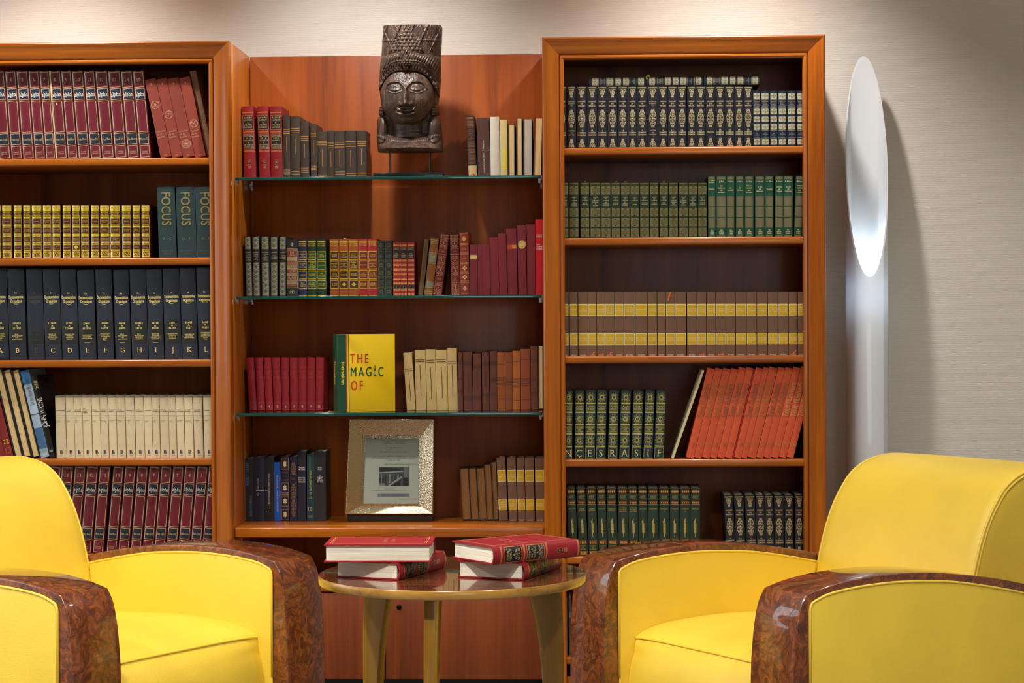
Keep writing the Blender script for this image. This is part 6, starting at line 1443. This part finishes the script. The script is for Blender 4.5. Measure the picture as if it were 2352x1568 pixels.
# ------------------------------------------------------------------ hammered metal picture frame
def picture_frame():
    Y0 = .205; zs = ZW
    c = PY(895, 1181, Y0); u = (XY(995, 1080, Y0) - XY(795, 1080, Y0)) / 200
    t = thing('framed_notice', 'hammered silver picture frame with a printed notice on the wooden shelf', 'picture frame', (float(c[0]), Y0, zs))
    m, nt, b = _new('hammered_metal'); b.inputs['Metallic'].default_value = 1; b.inputs['Roughness'].default_value = .2; b.inputs['Base Color'].default_value = (*lin((206, 190, 160)), 1)
    vo = nt.nodes.new('ShaderNodeTexVoronoi'); vo.feature = 'SMOOTH_F1'; vo.inputs['Scale'].default_value = 400; nt.links.new(_coord(nt, (1, 1, 1)), vo.inputs['Vector']); _bump(nt, vo.outputs['Distance'], .32, .002, b)
    z1 = float(c[2]) - zs
    def pt(px, py, dep):
        return ((px - 895) * u, dep, z1 + (1181 - py) * u)
    tilt = lambda p: (p[0], p[1] + (p[2] - z1) * .07, p[2])
    outer = [(793.7, 1180.6), (994.5, 1180.6), (996.5, 964), (802.5, 963)]
    inn = [(824, 1163.5), (967, 1164), (969, 1000), (831, 1000)]
    rim = [(832, 1158.2), (960.6, 1158.2), (961.7, 1008.2), (837.7, 1008.2)]
    O = [tilt(pt(x, y, 0)) for x, y in outer]; I = [tilt(pt(x, y, .018)) for x, y in inn]; Rm = [tilt(pt(x, y, .017)) for x, y in rim]
    Bk = [tilt(pt(x, y, .034)) for x, y in outer]; Of = [tilt(pt(895 + (x - 895) * .985, 1072 + (y - 1072) * .985, -.001)) for x, y in outer]
    V = [O, Of]
    for k, nm in enumerate(('frame_bottom', 'frame_right', 'frame_top', 'frame_left')):
        j = (k + 1) % 4; rows = [Bk, O, Of, I, Rm]; NN = 10
        vs = []; fs = []
        for r_ in range(len(rows)): vs += [rows[r_][k], rows[r_][j]]
        for r_ in range(len(rows) - 1): fs.append((2 * r_, 2 * r_ + 1, 2 * r_ + 3, 2 * r_ + 2))
        part('frame_member', vs, fs, m, t)
    for k in range(4):                               # beaded inner edge
        a, b_ = Vector(Rm[k]), Vector(Rm[(k + 1) % 4]); n = int((b_ - a).length / .0028)
    part('beaded_edge', *tube_mesh([Rm[0], Rm[1], Rm[2], Rm[3]], .0014), m, t)
    P = [tilt(pt(x, y, .0195)) for x, y in rim]
    part('notice', P, [(0, 1, 2, 3)], plain('notice_paper', (244, 242, 230), .45), t)
    def uv(px, py, l=.0005):
        p = tilt(pt(px, py, .0195)); return (p[0], p[1] - l, p[2])
    RD = col('print_brickred', (176, 60, 50), rough=.6); GY = col('print_grey', (96, 98, 92), rough=.6); OR = col('print_tan', (176, 130, 90), rough=.6)
    def txt(s, px, py, ch, w, mat, slant=.0, serif=1, align=0):
        q, f, w0 = text_line(s, 0, serif); kx = min(ch * 1.0, w / w0)
        x0 = -q[:, 0].min() * kx if align < 0 else (-q[:, 0].max() * kx if align > 0 else 0)
        part('lettering', [uv(px + x0 + a_ * kx + b_ * ch * slant, py - b_ * ch, .0007) for a_, b_ in q], f, mat, t)
    txt('LIVRES - BOOKS', 904, 1018, 4.6, 49, RD)
    fr = [uv(848.5, 1021.5), uv(960, 1021.5), uv(960.2, 1014), uv(848.7, 1014)]
    for k in range(4):
        a, b_ = Vector(fr[k]), Vector(fr[(k + 1) % 4]); n_ = (b_ - a).normalized().cross(Vector((0, 1, 0))) * .0003
        part('ruled_line', [a - n_, b_ - n_, b_ + n_, a + n_], [(0, 1, 2, 3)], GY, t)
    for s, x, y, w in (('Ce coin Bibliothèque', 904, 1029.8, 38), ('est mis gracieusement', 904, 1034.5, 38), ("à la disposition des clients de l'Hôtel.", 904, 1039.2, 64), ('Nous vous prions cependant de ne pas emporter les livres', 904, 1048.8, 100), ("hors de l'Hôtel pour que tout à chacun puisse profiter des", 904, 1053.4, 100), ('livres à son tour.', 904, 1058, 28), ('Nous vous souhaitons une agréable lecture!', 920, 1067.3, 76)):
        txt(s, x, y, 2.7, w, GY, .22)
    txt('This library corner', 893, 1124, 2.2, 23, OR, .22); txt('is gracefully put at the disposal of the customers of the Hotel.', 893, 1127.4, 2.2, 79, OR, .22); txt('We wish you a pleasant reading!', 936, 1147, 2.2, 41, OR, .22)
    part('ruled_line', [uv(866, 1141.8), uv(939.5, 1141.8), uv(939.5, 1135.4), uv(866, 1135.4)], [(0, 1, 2, 3)], col('print_lilac', (160, 160, 180), rough=.6), t)
    txt('All the others cannot take away books', 902, 1137, 2.0, 70, GY, .22); txt('of your room, we thank you in advance', 902, 1140.2, 2.0, 70, GY, .22)
    # the small black-and-white photograph
    gl = lambda v: col('photo_grey_%d' % v, (v, v, v + 2), rough=.5)
    def pq(pts, v, l): part('photograph', [uv(869.5 + a_ * 68, 1117 - b_ * 43, l) for a_, b_ in pts], [tuple(range(len(pts)))], gl(v), t)
    pq([(0, 0), (1, 0), (1, 1), (0, 1)], 96, .0006)
    pq([(0, .72), (.8, .8), (.62, .92), (0, 1)], 60, .0009); pq([(0, .66), (.82, .74), (.8, .80), (0, .73)], 206, .0010); pq([(.84, .46), (.98, .46), (.98, 1), (.84, 1)], 150, .0009); pq([(.82, 0), (1, 0), (1, .44), (.8, .4)], 44, .0009)
    for k in range(5): pq([(.05 + .14 * k, .05 + .05 * k), (.09 + .14 * k, .05 + .05 * k), (.1 + .14 * k, .62), (.06 + .14 * k, .62)], (176, 60, 190, 120, 200)[k], .0011)
    pq([(0, .2), (.15, .15), (.16, .4), (0, .42)], 46, .0010); pq([(.28, .0), (.36, .0), (.78, .45), (.76, .52)], 214, .0012); pq([(0, 0), (.2, 0), (.18, .14), (0, .1)], 170, .0012); pq([(.42, 0), (.7, 0), (.74, .3), (.6, .2)], 50, .0011)
    part('glass_pane', [uv(832, 1158, .0022), uv(960.6, 1158, .0022), uv(961.7, 1008.4, .0022), uv(837.7, 1008.4, .0022)], [(0, 1, 2, 3)], GLASS, t)
    x0, x1 = pt(797, 0, 0)[0], pt(993, 0, 0)[0]
    dk = plain('stand_velvet', (36, 22, 16), .8)
    yb = .034
    part('backing', [tilt((a_[0] * .97, a_[1] + .003, a_[2])) if False else (a_[0] * .97, a_[1] + .002, a_[2]) for a_ in Bk] + [(a_[0] * .97, a_[1] + .012, a_[2]) for a_ in Bk], [(0, 1, 2, 3), (7, 6, 5, 4), (0, 4, 5, 1), (1, 5, 6, 2), (2, 6, 7, 3), (3, 7, 4, 0)], dk, t)
    box('stand', x0, x1, .006, .046, .0004, z1 + .004, dk, t, .001)
def tube_mesh(pts, rad, n=6):
    V = []; F = []; P = [Vector(p) for p in pts]; N = len(P); up = Vector((0, 1, 0))
    ctr = sum(P, Vector()) / N
    for i, p in enumerate(P):
        o_ = (p - ctr).normalized()
        for k in range(n): V.append(p + (o_ * math.cos(2 * math.pi * k / n) + up * math.sin(2 * math.pi * k / n)) * rad)
    for i in range(N):
        j = (i + 1) % N
        for k in range(n): F.append((i * n + k, i * n + (k + 1) % n, j * n + (k + 1) % n, j * n + k))
    return V, F
picture_frame()

# ------------------------------------------------------------------ four history volumes lying on the table
BH, BD, BT = .2185, .150, .036
def table_book(label, corner, zdir, ydir, z, num, yr):
    """corner: foot of the spine's outer edge; zdir: foot-to-head direction; ydir: spine-to-fore-edge direction (both level)"""
    zd = Vector((zdir[0], zdir[1], 0)).normalized(); yd = Vector((ydir[0], ydir[1], 0)); yd = (yd - zd * yd.dot(zd)).normalized(); xd = yd.cross(zd)
    M = Matrix((xd, yd, zd)).transposed().to_4x4()
    r = bpy.data.objects.new('history_volume', None); COL.objects.link(r); r.empty_display_size = .03; tag(r, label, 'book', 'red history volumes on the table')
    r.matrix_world = Matrix.Translation((corner[0], corner[1], z + BT / 2)) @ M
    b = .006
    book_mesh(r, BT, BH, BD, b, C_RED, PAGE_W, .003, False, .004)
    d = Dec(BT, BH, b); s_castelot(d, num, yr); d.build(r)
    s = 1 if xd.z > 0 else -1
    gm = col('gilt_cover', (214, 150, 104), rough=.45, metal=.2); xx = s * (BT / 2 + .0005)
    V = []; F = []
    for o_, th in ((.010, .0016), (.014, .0008)):
        y0, y1, z0, z1 = b + .012 + o_ - .01, BD - o_, o_, BH - o_
        for (a, b_, c_, e_) in ((y0, y1, z0, z0 + th), (y0, y1, z1 - th, z1), (y0, y0 + th, z0, z1), (y1 - th, y1, z0, z1)):
            n = len(V); V += [(xx, a, c_), (xx, b_, c_), (xx, b_, e_), (xx, a, e_)]; F.append((n, n + 1, n + 2, n + 3))
    part('gilding', V, F, gm, r)
    V = []; F = []
    for tx, zz, mw in (('HISTOIRE', .62, .06), ('DE LA FRANCE', .55, .07)):
        q, f, w0 = text_line(tx, 0, 1); k = min(.007, mw / w0); n = len(V)
        V += [(xx, BD * .52 + p[0] * k * (1 if s > 0 else -1), BH * zz + p[1] * .007) for p in q]; F += [tuple(i + n for i in g_) for g_ in f]
    part('lettering', V, F, gm, r)
    return r
TZT = TZ + .0006
def far(c, dirv, L):
    v = Vector((dirv[0], dirv[1])).normalized(); return (c[0] + v.x * L, c[1] + v.y * L)
d_ = (.367, .93); c0 = far((-.374, -1.930), d_, BH); table_book('red history volume under another at the left of the round table', c0, (-d_[0], -d_[1]), (-.93, .367), TZT, '1', '0496\n1270')
d_ = (.337, .94); c0 = far((-.119, -1.931), d_, BH); table_book('red history volume under another at the right of the round table', c0, (-d_[0], -d_[1]), (-.94, .337), TZT, '2', '1270\n1408')
d_ = (.789, .614); c0 = far((-.181, -1.973), d_, BH); table_book('red history volume on top of the right pair, its spine facing out', c0, (-d_[0], -d_[1]), (-.614, .789), TZT + BT + .0006, '7', '1793\n1804')
e_ = (-.534 + .002, -1.925); table_book('red history volume on top of the left pair, page edge facing out', (e_[0], e_[1] + BD), (1, .012), (.012, -1), TZT + BT + .0006, '3', '1408\n1547')
